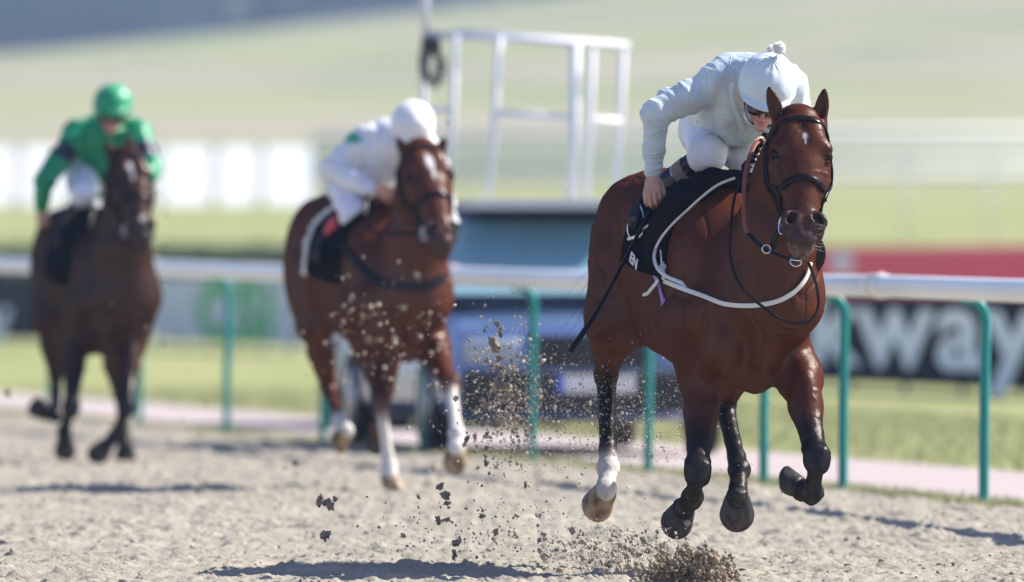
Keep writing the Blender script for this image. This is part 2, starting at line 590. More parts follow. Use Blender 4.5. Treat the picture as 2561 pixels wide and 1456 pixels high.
def horse(sp):
    h = sp['h']; D0 = sp['D']
    yaw = math.radians(sp['yaw'])
    F = np.array([math.sin(yaw), -math.cos(yaw), 0]); R = np.array([math.cos(yaw), math.sin(yaw), 0]); U = np.array([0, 0, 1.])
    breast = A(*sp['breast'], D0)
    O = breast - .5 * F; O[2] = 0
    dz = sp.get('dz', 0.0)
    root = empty('racehorse', (float(O[0]), float(O[1]), 0), sp['label'], 'horse', 'racing horses')
    cb, cs_, cl = np.array(sp['body']), np.array(sp['shade']), np.array(sp['point'])   # body, darker patches, lower legs
    L = lambda u, s, z: O + u * F + s * R + (z + dz) * U
    B = Body(h)
    E = np.array([R, U, F])
    # trunk
    B.loft(L(0, 0, 0), E,
           [-1.20, -1.15, -1.05, -.90, -.75, -.5, -.2, 0, .2, .35, .45, .51],
           [0] * 12,
           [1.30, 1.33, 1.36, 1.34, 1.27, 1.20, 1.165, 1.15, 1.09, 1.03, 1.01, 1.00],
           [.05, .15, .21, .235, .235, .272, .285, .255, .235, .21, .165, .06],
           [.05, .17, .25, .29, .32, .345, .375, .40, .36, .29, .20, .06], k=.02, col=cb, ex=2.3)
    for sg in (-1, 1):
        # haunch, hip, stifle
        B.ell(L(-.98, sg * .15, 1.22), (.15, .36, .23), np.array([R, U, F]).T, k=.05, col=cb)
        B.ell(L(-.80, sg * .17, 1.10), (.11, .22, .14), np.array([R, U, F]).T, k=.06, col=cb)
        B.ell(L(-.72, sg * .17, 1.44), (.055, .08, .08), k=.08, col=cb)
        # shoulder blade, point of shoulder, triceps
        B.ell(L(.19, sg * .145, 1.12), (.10, .27, .16), np.array([R, NV(U + .35 * F), NV(F - .35 * U)]).T, k=.05, col=cb)
        B.ell(L(.06, sg * .19, .98), (.07, .14, .12), np.array([R, U, F]).T, k=.04, col=cb)
        B.ell(L(.40, sg * .15, 1.02), (.085, .12, .10), np.array([R, U, F]).T, k=.035, col=cb)
        B.ell(L(.43, sg * .085, .90), (.085, .13, .10), np.array([R, U, F]).T, k=.03, col=cb)
        B.ell(L(.25, sg * .10, .80), (.08, .10, .14), np.array([R, U, F]).T, k=.04, col=cb)
    # belly line, loins
    B.ell(L(.10, 0, .84), (.14, .09, .26), np.array([R, U, F]).T, k=.06, col=cb)
    B.ell(L(-.55, 0, .93), (.16, .09, .3), np.array([R, U, F]).T, k=.06, col=cb)
    B.ell(L(-.72, 0, .93), (.055, .06, .09), np.array([R, U, F]).T, k=.05, col=np.array([.03, .025, .025]))
    for sg in (-1, 1):
        # lines of muscle over the shoulder, breast and quarters
        B.cone(L(.34, sg * .235, 1.26), L(.20, sg * .255, .98), .012, .016, k=.035, op='sub')
        B.cone(L(.14, sg * .275, 1.12), L(.02, sg * .285, .92), .010, .014, k=.04, op='sub')
        B.cone(L(.50, sg * .155, 1.06), L(.44, sg * .195, .86), .010, .013, k=.03, op='sub')
        B.cone(L(-.84, sg * .30, 1.36), L(-1.02, sg * .31, 1.00), .008, .014, k=.05, op='sub')
        B.cone(L(-.66, sg * .30, 1.02), L(-.74, sg * .31, 1.28), .02, .01, k=.07, op='sub')
        B.cone(L(-.62, sg * .26, 1.02), L(-.60, sg * .20, .93), .03, .02, k=.07, op='sub')
    # groove between breast muscles
    B.cone(L(.585, 0, 1.08), L(.545, 0, .80), .012, .018, k=.05, op='sub')
    # neck
    nk = sp['neck']
    pts = [(A(x, y, D), r) for x, y, D, r in nk]
    B.cone(L(.12, 0, 1.30), pts[0][0], .20, pts[0][1], k=.08, col=cb, flat=(F, 1.15))
    for i in range(len(pts) - 1):
        B.cone(pts[i][0], pts[i + 1][0], pts[i][1], pts[i + 1][1], k=.05, col=cb, flat=(F, 1.3 if i < 2 else 1.15))
    crest = [L(.05, 0, 1.53)] + [p + np.array([0, .13, .10]) * (1 - .25 * i) for i, (p, _) in enumerate(pts)]
    for i in range(len(crest) - 1):
        B.cone(crest[i], crest[i + 1], .07 - .006 * i, .064 - .006 * i, k=.08, col=cb)
    # -------- head
    Ph = A(*sp['poll']); Pm = A(*sp['muzzle'])
    a = NV(Pm - Ph); hl = np.linalg.norm(Pm - Ph); sc = hl / .60
    fy = math.radians(sp['hyaw'])
    n = np.array([math.sin(fy), -math.cos(fy), 0.0]); n = NV(n - a * np.dot(n, a)); r = np.cross(a, n) * -1
    if r[0] < 0: r = -r
    H = lambda s, q, t: Ph + (s * r + q * n + t * a) * sc
    HR = np.array([r, n, a]).T
    fr = .065
    T = np.array([0, .05, .10, .16, .21, .27, .33, .39, .44, .48, .52, .56, .60])
    wd = np.array([.07, .10, .117, .124, .124, .112, .098, .083, .072, .068, .062, .052, .026])
    dp = np.array([.07, .10, .125, .148, .152, .142, .122, .10, .084, .076, .066, .052, .03])
    frn = np.array([.02, .05, .066, .07, .07, .066, .062, .056, .052, .05, .038, .022, -.01])
    st = sp['face']
    B.loft(Ph, np.array([r, n, a]), T * sc, T * 0, (frn - dp) * sc, wd * sc * np.array([1, 1, 1, 1, 1, .97, .93, .90, .92, 1, 1, 1, 1]), dp * sc, k=.03, col=cb, ex=2.35)
    B.cone(H(0, -.02, .02), H(0, -.11, .13), .085, .10, k=.06, col=cb)
    mz = np.array(sp['muzzle_col'])
    for sg in (-1, 1):
        # brow ridge, cheek, facial crest, jaw
        B.ell(H(sg * .092, .028, .148), (.034, .032, .040), HR, k=.022, col=cb)
        B.ell(H(sg * .072, -.06, .235), (.050, .085, .085), HR, k=.03, col=cb)
        B.cone(H(sg * .102, .012, .215), H(sg * .078, .012, .345), .014, .010, k=.022, col=cb)
        B.ell(H(sg * .05, .045, .10), (.04, .03, .07), HR, k=.03, col=cb)
        # nostril flare
        B.ell(H(sg * .054, .028, .470), (.040, .036, .043), HR, k=.014, col=mz)
        B.ell(H(sg * .062, -.005, .50), (.022, .03, .04), HR, k=.02, col=mz)
        # ears
        et, eb, ef = sp['ears'][0 if sg < 0 else 1]
        et = A(*et); eb = A(*eb); ef = NV(np.array(ef))
        ea = NV(et - eb); ln = np.linalg.norm(et - eb)
        ef = NV(ef - ea * np.dot(ef, ea)); es = np.cross(ea, ef)
        ER = np.array([es, ef, ea]).T
        ew = sp.get('earw', 1.0)
        B.ell(eb + ea * ln * .42, (.031 * ew, .021, ln * .50), ER, k=.008, col=cb)
        B.ell(eb + ea * ln * .80, (.014 * ew, .012, ln * .215), ER, k=.012, col=cb * .25)
        B.ell(eb - ea * .01, (.036, .034, .04), ER, k=.03, col=cb)
        B.ell(eb + ea * ln * .50 + ef * .017, (.018 * ew, .015, ln * .36), ER, k=.008, op='sub')
        # eye socket
        B.ell(H(sg * .122, .024, .178), (.017, .024, .022), HR, k=.012, op='sub')
        B.cone(H(sg * .102, .048, .154), H(sg * .120, .008, .150), .010, .009, k=.010, col=cb * .22)
        B.cone(H(sg * .102, .040, .207), H(sg * .114, .010, .208), .007, .006, k=.010, col=cb * .22)
        B.cone(H(sg * .115, -.01, .23), H(sg * .10, -.02, .36), .010, .006, k=.03, op='sub')
    # upper lip, lower lip, chin
    B.ell(H(0, .018, .535), (.046, .030, .042), HR, k=.02, col=mz)
    B.ell(H(0, -.022, .565), (.038, .034, .026), HR, k=.014, col=mz)
    B.ell(H(0, -.05, .535), (.036, .035, .03), HR, k=.02, col=mz)
    for sg in (-1, 1): B.cone(H(sg * .004, .012, .562), H(sg * .046, -.012, .536), .0045, .006, k=.008, op='sub')
    B.cone(H(0, .07, .44), H(0, .055, .52), .008, .006, k=.02, op='sub')
    for sg in (-1, 1):
        B.cone(H(sg * .040, .068, .448), H(sg * .060, .058, .480), .013, .021, k=.006, op='sub')
        B.cone(H(sg * .048, .045, .462), H(sg * .060, .02, .488), .018, .020, k=.006, op='sub')
    # -------- legs
    hoofs = []
    for lg in sp['legs']:
        J = [A(*p) for p in lg['j']]
        fore = lg['type'] == 'fore'; sg = lg['side']
        k1, k2, k3, k4 = J[0], J[1], J[2], J[3]      # elbow/stifle, knee/hock, fetlock, hoof coronet
        w = lg.get('white', 0)
        cw = np.array([.62, .59, .55]); cc = cl
        up = cb
        mid = cb * (1 - sp['pt']) + cl * sp['pt']
        kn = cl if sp['pt'] > .5 else cb * .9
        cfet = cw if w >= 1 else cl
        ccan = cw if w >= 2 else (cl if sp['pt'] > .5 else cb * .8)
        ax = NV(k2 - k1)
        if fore:
            sh = L(.22, sg * .15, 1.00)
            B.cone(sh, k1, .14, .098, k=.05, col=cb)
            m1 = k1 + (k2 - k1) * .35; m2 = k1 + (k2 - k1) * .72
            B.cone(k1, m1, .092, .073, k=.04, col=cb, flat=(R, .84))
            B.cone(m1, m2, .070, .047, k=.03, col=cb, col2=mid)
            B.cone(m2, k2, .046, .046, k=.02, col=mid, col2=kn)
            B.ell(k1 + (k2 - k1) * .22 + F * .03, (.055, .06, .11), k=.03, col=cb)
            B.ell(k2 + np.array([0, -.006, 0.005]), (.052, .046, .066), k=.015, col=kn)
            for s3 in (-1, 1):
                B.ell(k2 + R * s3 * .030 + np.array([0, -.016, .024]), (.022, .022, .026), k=.025, col=kn)
                B.ell(k2 + R * s3 * .026 + np.array([0, -.020, -.022]), (.020, .018, .024), k=.025, col=kn)
            B.ell(k2 + NV(k1 - k2) * .055, (.055, .046, .034), k=.018, col=kn)
            B.ell(k2 + np.array([0, -.03, -.03]), (.036, .03, .034), k=.02, col=kn)
            cr, fl = .033, .041
        else:
            hip = L(-.88, sg * .15, 1.20)
            th_ = 1.0 if sp['near'] else .84
            B.cone(hip, k1, .17 * th_, .125 * th_, k=.06, col=cb)
            m1 = k1 + (k2 - k1) * .45
            B.cone(k1, m1, .118 * th_, .085 * th_, k=.05, col=cb, flat=(R, .8))
            B.cone(m1, k2, .078, .043, k=.03, col=cb, col2=mid)
            bk = -F
            B.ell(k2 + bk * .02, (.043, .065, .062), k=.02, col=cb * .6 + cl * .4)
            B.cone(k2 + bk * .085 + np.array([0, 0, .06]), k1 + (k2 - k1) * .62 + bk * .05, .026, .018, k=.03, col=cb * .5 + cl * .5)
            B.ell(k2 + bk * .085 + np.array([0, 0, .05]), (.028, .03, .036), k=.02, col=cb * .5 + cl * .5)
            cr, fl = .037, .043
        bd = NV(np.array(lg.get('back', (0, 1, 0))))
        c1 = k2 + (k3 - k2) * .15
        c2 = k2 + (k3 - k2) * .80
        B.cone(k2, c1, cr + .012, cr, k=.02, col=kn)
        B.cone(c1, c2, cr, cr - .002, k=.015, col=ccan)
        B.cone(c2, k3, cr, fl, k=.015, col=ccan, col2=cfet)
        # flexor tendon
        B.cone(c1 + bd * .032, c2 + bd * .034, .017, .016, k=.010, col=ccan)
        B.ell(k3, (fl * 1.12, fl * 1.05, fl * 1.05), k=.012, col=cfet)
        B.ell(k3 + bd * .028, (.026, .026, .03), k=.015, col=cfet)
        B.cone(k3, k4, .034, .042, k=.022, col=cfet)
        B.ell(k4 - NV(np.array(lg['toe'])) * .02, (.046, .044, .036), k=.012, col=cfet)
        hoofs.append((k4, lg['sole'], lg['toe'], M['hoof_pale'] if w else M['hoof_dark'], lg.get('hs', 1.0)))

    def colfn(V, C):
        # facial star / stripe: part of the coat
        q = (V - Ph) @ HR / sc
        for (s0, t0, rs, rt) in st:
            dd = ((q[:, 0] - s0) / rs) ** 2 + ((q[:, 2] - t0) / rt) ** 2 + .6 * (fbm(V * 75) - .5)
            wgt = np.clip((1.25 - dd) / .9, 0, 1) * (q[:, 1] > 0)
            C = C * (1 - wgt[:, None]) + np.array([.62, .60, .60]) * wgt[:, None]
        # pink-grey inner nostril
        if sp['near']:
            dm = np.clip((fbm(V * 38.) - .50) * 7, 0, 1) * np.clip((.50 - V[:, 2]) * 4, 0, 1) * .24
            C = C * (1 - dm[:, None]) + np.array([.15, .125, .10]) * dm[:, None]
            pale = np.clip((q[:, 2] - .535) * 30, 0, 1) * np.clip((.02 - q[:, 1]) * 40, 0, 1) * np.clip((fbm(V * 60) - .35) * 4, 0, 1) * .45 * (np.linalg.norm(V - H(0, 0, .56), axis=1) < .11)
            C = C * (1 - pale[:, None]) + np.array([.30, .25, .23]) * pale[:, None]
        if sp.get('mottle', 0):
            nz = fbm(V * 14.); m = np.clip((nz - .52) * 8, 0, 1) * np.clip((1.25 - V[:, 2]) * 2.5, 0, 1) * sp['mottle'] * (q[:, 2] < 0)
            C = C * (1 - m[:, None]) + np.array([.16, .12, .085]) * m[:, None]
        return C

    def veins(V):
        d = np.zeros(len(V))
        if not sp['near']: return d
        w = fbm(V * 6.0 + 2.0, 2); w2 = fbm(V * 7.5 + 31.0, 2)
        m = (fbm(V * 3.0 + 9, 2) > .46)
        d += .0032 * np.exp(-((w - .5) / .012) ** 2) * m
        d += .0026 * np.exp(-((w2 - .5) / .010) ** 2) * (fbm(V * 2.6 + 17, 2) > .5)
        leg = (V[:, 2] < .85)
        return np.where(leg, d * .6, d)

    def disp(V, N):
        base = 0
        if sp['near']:
            hd = np.linalg.norm(V - H(0, -.04, .3), axis=1) > .42
            up = np.clip((V[:, 2] - .78) * 6, 0, 1) * hd
            g1 = fbm(V * np.array([4.2, 4.2, 2.0]) + 3.3, 2); g2 = fbm(V * np.array([6., 6., 2.6]) + 8.1, 2)
            base = -up * (.007 * np.exp(-((g1 - .5) / .022) ** 2) + .004 * np.exp(-((g2 - .48) / .02) ** 2)) + up * .010 * (g1 - .5)
            lo_ = np.clip((.85 - V[:, 2]) * 5, 0, 1)
            base = base + lo_ * ((fbm(V * np.array([60, 60, 7.]), 2) - .5) * .0035 + (fbm(V * 70., 2) - .5) * .0012)
        qe = (V - Ph) @ HR / sc
        earm = 1.0 - (np.clip((.03 - qe[:, 2]) * 30, 0, 1) * (qe[:, 2] > -.3) * (np.abs(qe[:, 0]) < .16) * (qe[:, 1] > -.12))
        return earm * (base + (fbm(V * np.array([11, 11, 7.]), 2) - .5) * .0045 * sp.get('lump', 1) * (np.clip(V[:, 2] - .9, 0, .2) / .2) + (fbm(V * 34., 2) - .5) * .003 + veins(V))

    body = B.mesh('body', M['coat'] if sp['near'] else M['coat_dull'], root, disp=disp, colfn=colfn, blend=.014)
    if sp['near']:
        for lg in sp['legs']:
            k3_ = A(*lg['j'][2]); bd_ = NV(np.array(lg.get('back', (0, 1, 0)))); 
            rts = [k3_ + bd_ * .045 + R * x_ for x_ in (-.02, -.01, 0, .01, .02, .03, -.03)]
            if lg.get('white'): strands('fetlock_hair', rts, [NV(bd_ * .5 + R * x_ * 14 + np.array([0, 0, -.8])) for x_ in (-.02, -.01, 0, .01, .02, .03, -.03)], .018, 70, .0012, M['hair_white'] if lg.get('white') else M['hair'], root, .35, 4)
    for c, so_, to_, m_, hs in hoofs:
        hoof(root, c, np.array(so_, float), np.array(to_, float), m_, hs)
    for sg in (-1, 1):
        e = MB().ball(H(sg * .100, .022, .179), (.0250 * sc,) * 3, sub=3)
        eo = e.build('eye', M['eye'], root)
    return dict(root=root, body=body, O=O, F=F, R=R, L=L, H=H, HR=HR, bvh=bvh_of(body), sc=sc, a=a, n=n, r=r, dz=dz, crest=crest)

M['lid'] = mat("dark_eyelid", (.03, .015, .012), rough=.45)


# ------------------------------------------------------------------ the three horses
BAY = (.080, .0205, .0085); BLK = (.010, .009, .011)
H1 = horse(dict(
    h=.0072, D=46.0, yaw=13, breast=(1868, 800), near=True, lump=1.0, label="leading bay racehorse with a small white star and one white hind sock",
    body=BAY, shade=BAY, point=BLK, pt=.95, muzzle_col=(.045, .032, .034),
    neck=[(1925, 735, 46.12, .215), (1940, 590, 46.05, .165), (1962, 440, 45.97, .115), (1985, 330, 45.92, .09)],
    poll=(2000, 296, 45.84), muzzle=(2009, 634, 45.57), hyaw=8,
    face=[(.006, .115, .011, .016), (.008, .132, .004, .018)],
    ears=[((1922, 216, 45.84), (1953, 316, 45.84), (-.15, -1, .1)), ((2063, 221, 45.86), (2047, 318, 45.86), (-.25, -1, .1))],
    legs=[
        dict(type='fore', side=-1, j=[(1758, 950, 46.28), (1744, 1182, 45.92), (1732, 1243, 46.17), (1708, 1277, 46.27)], back=(0, .4, -1), sole=(-.25, 1, -.25), toe=(-.25, -.2, -1)),
        dict(type='fore', side=1, j=[(2000, 945, 46.15), (2043, 1150, 45.85), (2032, 1232, 46.10), (2006, 1222, 46.20)], back=(-.2, .4, -1), sole=(-.8, .6, -.1), toe=(-.3, .2, .9), hs=.92),
        dict(type='hind', side=-1, white=1, j=[(1532, 800, 47.25), (1517, 938, 47.62), (1521, 1170, 47.42), (1513, 1232, 47.33)], back=(0, 1, 0), sole=(-.35, .9, -.35), toe=(-.3, -.25, -1), hs=1.02),
        dict(type='hind', side=1, j=[(1845, 880, 47.1), (1812, 1010, 47.38), (1849, 1175, 47.05), (1844, 1252, 46.92)], back=(-.3, 1, 0), sole=(0, 1, -.3), toe=(0, -.25, -1), hs=1.08),
    ]))
# ------------------------------------------------------------------ tack
def drape(hz, px, n=24, off=.006, D=46.0):
    """points (x, y[, D]) -> smooth line lying on the horse where it meets it, else at distance D"""
    px3 = [(p[0], p[1], p[2] if len(p) > 2 else np.nan) for p in px]
    xy = spline([(p[0], p[1]) for p in px3], n)
    known = [p[2] for p in px3]
    P = []; Nn = []; Dl = []
    tk = np.linspace(0, len(px3) - 1, n)
    for i in range(n):
        j = int(round(tk[i])); j0 = min(int(tk[i]), len(px3) - 1); j1 = min(j0 + 1, len(px3) - 1)
        if not (np.isnan(known[j0]) or np.isnan(known[j1])):
            f = tk[i] - j0
            P.append(A(xy[i][0], xy[i][1], known[j0] * (1 - f) + known[j1] * f)); Nn.append(np.array([0, -1, .1])); continue
        p, nn = surf(hz['bvh'], xy[i][0], xy[i][1], off)
        P.append(p); Nn.append(nn)
    last = next((p for p in P if p is not None), None)
    lastn = next((q for q in Nn if q is not None), np.array([0, -1, 0.]))
    for i in range(n):
        if P[i] is None:
            P[i] = A(xy[i][0], xy[i][1], last[1] if last is not None else D); Nn[i] = lastn
        else: last = P[i]; lastn = Nn[i]
    P = np.array(P); Nn = np.array(Nn)
    for _ in range(3):
        P[1:-1] = .5 * P[1:-1] + .25 * (P[:-2] + P[2:]); Nn[1:-1] = .5 * Nn[1:-1] + .25 * (Nn[:-2] + Nn[2:])
    return P, Nn


def strap(hz, px, w, name, m, parent, n=24, off=.006, th=.005):
    P, Nn = drape(hz, px, n, off)
    return MB().ribbon(list(P), list(Nn), w, th).build(name, m, parent)


def around(hz, t0, t1, q0, q1, n=20, lift=.006, s_max=.16, back=.12):
    """strap over the face in the head frame: from left side at t1, over the front at t0, to right side"""
    H, r, nn_, a, sc = hz['H'], hz['r'], hz['n'], hz['a'], hz['sc']
    P = []; Nn = []
    for i in range(n):
        f = -1 + 2 * i / (n - 1)
        ang = f * math.radians(q0)
        t = t0 + (t1 - t0) * abs(f) ** 1.7
        d = np.sin(ang) * r + np.cos(ang) * nn_
        o = H(0, q1, t) + d * .5
        hit, hn, _, _ = hz['bvh'].ray_cast(Vector(o), Vector(-d))
        if hit is None: continue
        P.append(np.array(hit) + np.array(hn) * lift); Nn.append(np.array(hn))
    P = np.array(P); Nn = np.array(Nn)
    for _ in range(2):
        P[1:-1] = .5 * P[1:-1] + .25 * (P[:-2] + P[2:]); Nn[1:-1] = .5 * Nn[1:-1] + .25 * (Nn[:-2] + Nn[2:])
    return P, Nn


def ring(mb, c, n, R, r, k=20, stretch=1.0, ax=None):
    n = NV(n); ax = np.array([0, 0, 1.]) if ax is None else NV(ax)
    ax = NV(ax - n * np.dot(ax, n)); b = np.cross(n, ax)
    pts = [np.asarray(c) + ax * math.cos(2 * math.pi * i / k) * R * stretch + b * math.sin(2 * math.pi * i / k) * R for i in range(k + 1)]
    mb.tube(pts, r, 8)


def bridle(hz, lea, near=True, sheep=False):
    H, r, nn_, a, sc = hz['H'], hz['r'], hz['n'], hz['a'], hz['sc']
    root = hz['root']
    P, Nn = around(hz, .035, .095, 88, -.05, 22)
    br = MB().ribbon(list(P), list(Nn), .020 * sc, .007).build('bridle', lea, root)
    P2, N2 = around(hz, .295, .385, 92, -.055, 24, lift=.008)
    MB().ribbon(list(P2), list(N2), .024 * sc, .011).build('noseband', lea, br)
    for sg in (0, -1):
        s_ = -1 if sg == 0 else 1
        # cheek strap along the side of the face
        for dq, ww in ((-.028, .017), (-.058, .013)):
            Q = []; QN = []
            for t in np.linspace(.08, .45, 16):
                q = dq - (.02 if t < .3 else 0)
                o = H(s_ * .4, q, t); hit, hn, _, _ = hz['bvh'].ray_cast(Vector(o), Vector(-s_ * r))
                if hit is None: continue
                Q.append(np.array(hit) + np.array(hn) * .008); QN.append(np.array(hn))
            if len(Q) > 3: MB().ribbon(Q, QN, ww * sc, .005).build('cheek_strap', lea, br)
        if len(Q) > 3 and near:
            for f in (.25, .5, .68, .85):
                i = int(f * (len(Q) - 1)); MB().ball(Q[i], (.009, .009, .008), sub=1).build('keeper', lea, br)
        # bit ring
        c = H(s_ * .074, -.01, .475)
        rb = MB(); ring(rb, c + r * s_ * .006, r * .9 + nn_ * .25 * s_, .030, .0042, ax=a, stretch=1.25)
        rb.tube([c + a * -.045, c + a * .045], .005, 6)
        rb.tube([c + r * s_ * .012, c - r * s_ * .02], .010, 8)
        rb.build('bit_ring', M['steel'], br)
    return br


def cloth_patch(hz, u0, u1, z0, name, m, off, th, parent, nu=14, nv=30, front=None):
    """cloth over the back: follows the trunk from one side, over the spine, to the other"""
    L = hz['L']; R, F = hz['R'], hz['F']
    V = []; 
    nv_ = nv
    for i in range(nu):
        f = i / (nu - 1)
        for j in range(nv_):
            g = -1 + 2 * j / (nv_ - 1)
            uu0 = u0; uu1 = u1
            if front: uu1 = np.interp(abs(g), front[0], front[1])
            u = uu0 + (uu1 - uu0) * f
            z_ = z0 + .07 * (1 - f)
            ang = g * math.radians(118)
            c = L(u, 0, 1.27)
            d = math.sin(ang) * R + math.cos(ang) * np.array([0, 0, 1.])
            hit, hn, _, _ = hz['bvh'].ray_cast(Vector(c + d * 1.0), Vector(-d))
            p = np.array(hit) if hit is not None else c + d * .3
            q = p + d * off
            if q[2] < z_ + hz['dz'] : q[2] = z_ + hz['dz'] + .001 * (q[2] - z_)
            V.append(q)
    V = np.array(V).reshape(nu, nv_, 3)
    for _ in range(3):
        W = V.copy()
        W[1:-1, 1:-1] = .4 * V[1:-1, 1:-1] + .15 * (V[:-2, 1:-1] + V[2:, 1:-1] + V[1:-1, :-2] + V[1:-1, 2:])
        V = W
    Vf = V.reshape(-1, 3)
    cen = np.array([L(u0 + (u1 - u0) * (i / (nu - 1)), 0, 1.2) for i in range(nu) for _ in range(nv_)])
    out = Vf - cen; out -= np.outer(out @ F, F); out /= np.linalg.norm(out, axis=1)[:, None]
    n = len(Vf)
    th_ = np.full(n, th)
    VV = np.vstack([Vf, Vf + out * th_[:, None]])
    Fc = []
    ix = lambda i, j: i * nv_ + j
    for i in range(nu - 1):
        for j in range(nv_ - 1):
            Fc.append((ix(i, j), ix(i, j + 1), ix(i + 1, j + 1), ix(i + 1, j)))
            Fc.append(tuple(n + k for k in (ix(i, j), ix(i + 1, j), ix(i + 1, j + 1), ix(i, j + 1))))
    for j in range(nv_ - 1):
        for i in (0, nu - 1):
            q = (ix(i, j), ix(i, j + 1), n + ix(i, j + 1), n + ix(i, j)); Fc.append(q if i == 0 else q[::-1])
    for i in range(nu - 1):
        for j in (0, nv_ - 1):
            q = (ix(i, j), ix(i + 1, j), n + ix(i + 1, j), n + ix(i, j)); Fc.append(q if j else q[::-1])
    o = mesh_obj(name, VV, Fc, m, parent)
    bm = bmesh.new(); bm.from_mesh(o.data); bmesh.ops.recalc_face_normals(bm, faces=bm.faces); bm.to_mesh(o.data); bm.free()
    return o, V + (out * th).reshape(V.shape)


def saddle(hz, leather, parent, near=False):
    """light racing saddle: seat, pommel and two small flaps"""
    L = hz['L']; R, F, U = hz['R'], hz['F'], np.array([0, 0, 1.])
    B = Body(.012 if not near else .008)
    B.ell(L(-.22, 0, 1.56), (.09, .03, .20), np.array([R, U, F]).T, k=.03)
    B.cone(L(-.04, -.06, 1.575), L(-.04, .06, 1.575), .035, .035, k=.03)
    for sg in (-1, 1):
        B.loft(L(-.14, sg * .10, 1.575), np.array([F, R * sg, -U]), [0, .06, .14, .22, .28], [0, 0, .01, .02, .03], [0, .06, .115, .145, .16], [.08, .09, .09, .08, .03], [.012] * 5, k=.02)
    return B.mesh('saddle', leather, parent)


def stirrup(c, parent, F_, w=.055, hgt=.12, top=None):
    mb = MB(); R = np.array([1, 0, 0.]) if True else 0
    X = NV(np.array(F_)); Z = np.array([0, 0, 1.]); Y = np.cross(Z, X)
    pts = [c + Y * (-w) , c + Y * (-w) + Z * hgt * .4, c + Y * (-w * .6) + Z * hgt * .8, c + Z * hgt, c + Y * (w * .6) + Z * hgt * .8, c + Y * w + Z * hgt * .4, c + Y * w]
    mb.tube(spline(pts, 20), .005, 6)
    mb.box(c, (.035, w * 2.1, .008), np.array([X, Y, Z]).T, .002)
    o = mb.build('stirrup', M['steel'], parent)
    if top is not None:
        MB().ribbon([c + Z * hgt, c * .5 + np.asarray(top) * .5 + Z * hgt * .3, top], [X] * 3, .022, .004).build('stirrup_leather', M['leather_black'], o)
    return o


def text_obj(name, txt, size, loc, rot, m, parent=None, extrude=.002, align='LEFT', bold=0.0, sx=1.0, space=1.0):
    cu = bpy.data.curves.new(name, 'FONT'); cu.body = txt; cu.size = size; cu.extrude = extrude; cu.offset = bold
    cu.align_x = align; cu.space_character = space
    o = bpy.data.objects.new(name + "_tmp", cu); COL.objects.link(o)
    dg = bpy.context.evaluated_depsgraph_get()
    me = bpy.data.meshes.new_from_object(o.evaluated_get(dg))
    bpy.data.objects.remove(o)
    Mx = Matrix.Translation(Vector(loc)) @ (rot if isinstance(rot, Matrix) else Matrix.Rotation(rot, 4, 'Z') @ Matrix.Rotation(math.radians(90), 4, 'X')) @ Matrix.Diagonal((sx, 1, 1, 1))
    me.transform(Mx)
    me.materials.clear(); me.materials.append(m)
    if parent:
        off = Vector((0, 0, 0)); b = parent
        while b is not None: off += b.location; b = b.parent
        me.transform(Matrix.Translation(-off))
    o2 = bpy.data.objects.new(name, me); COL.objects.link(o2); o2.parent = parent
    return o2


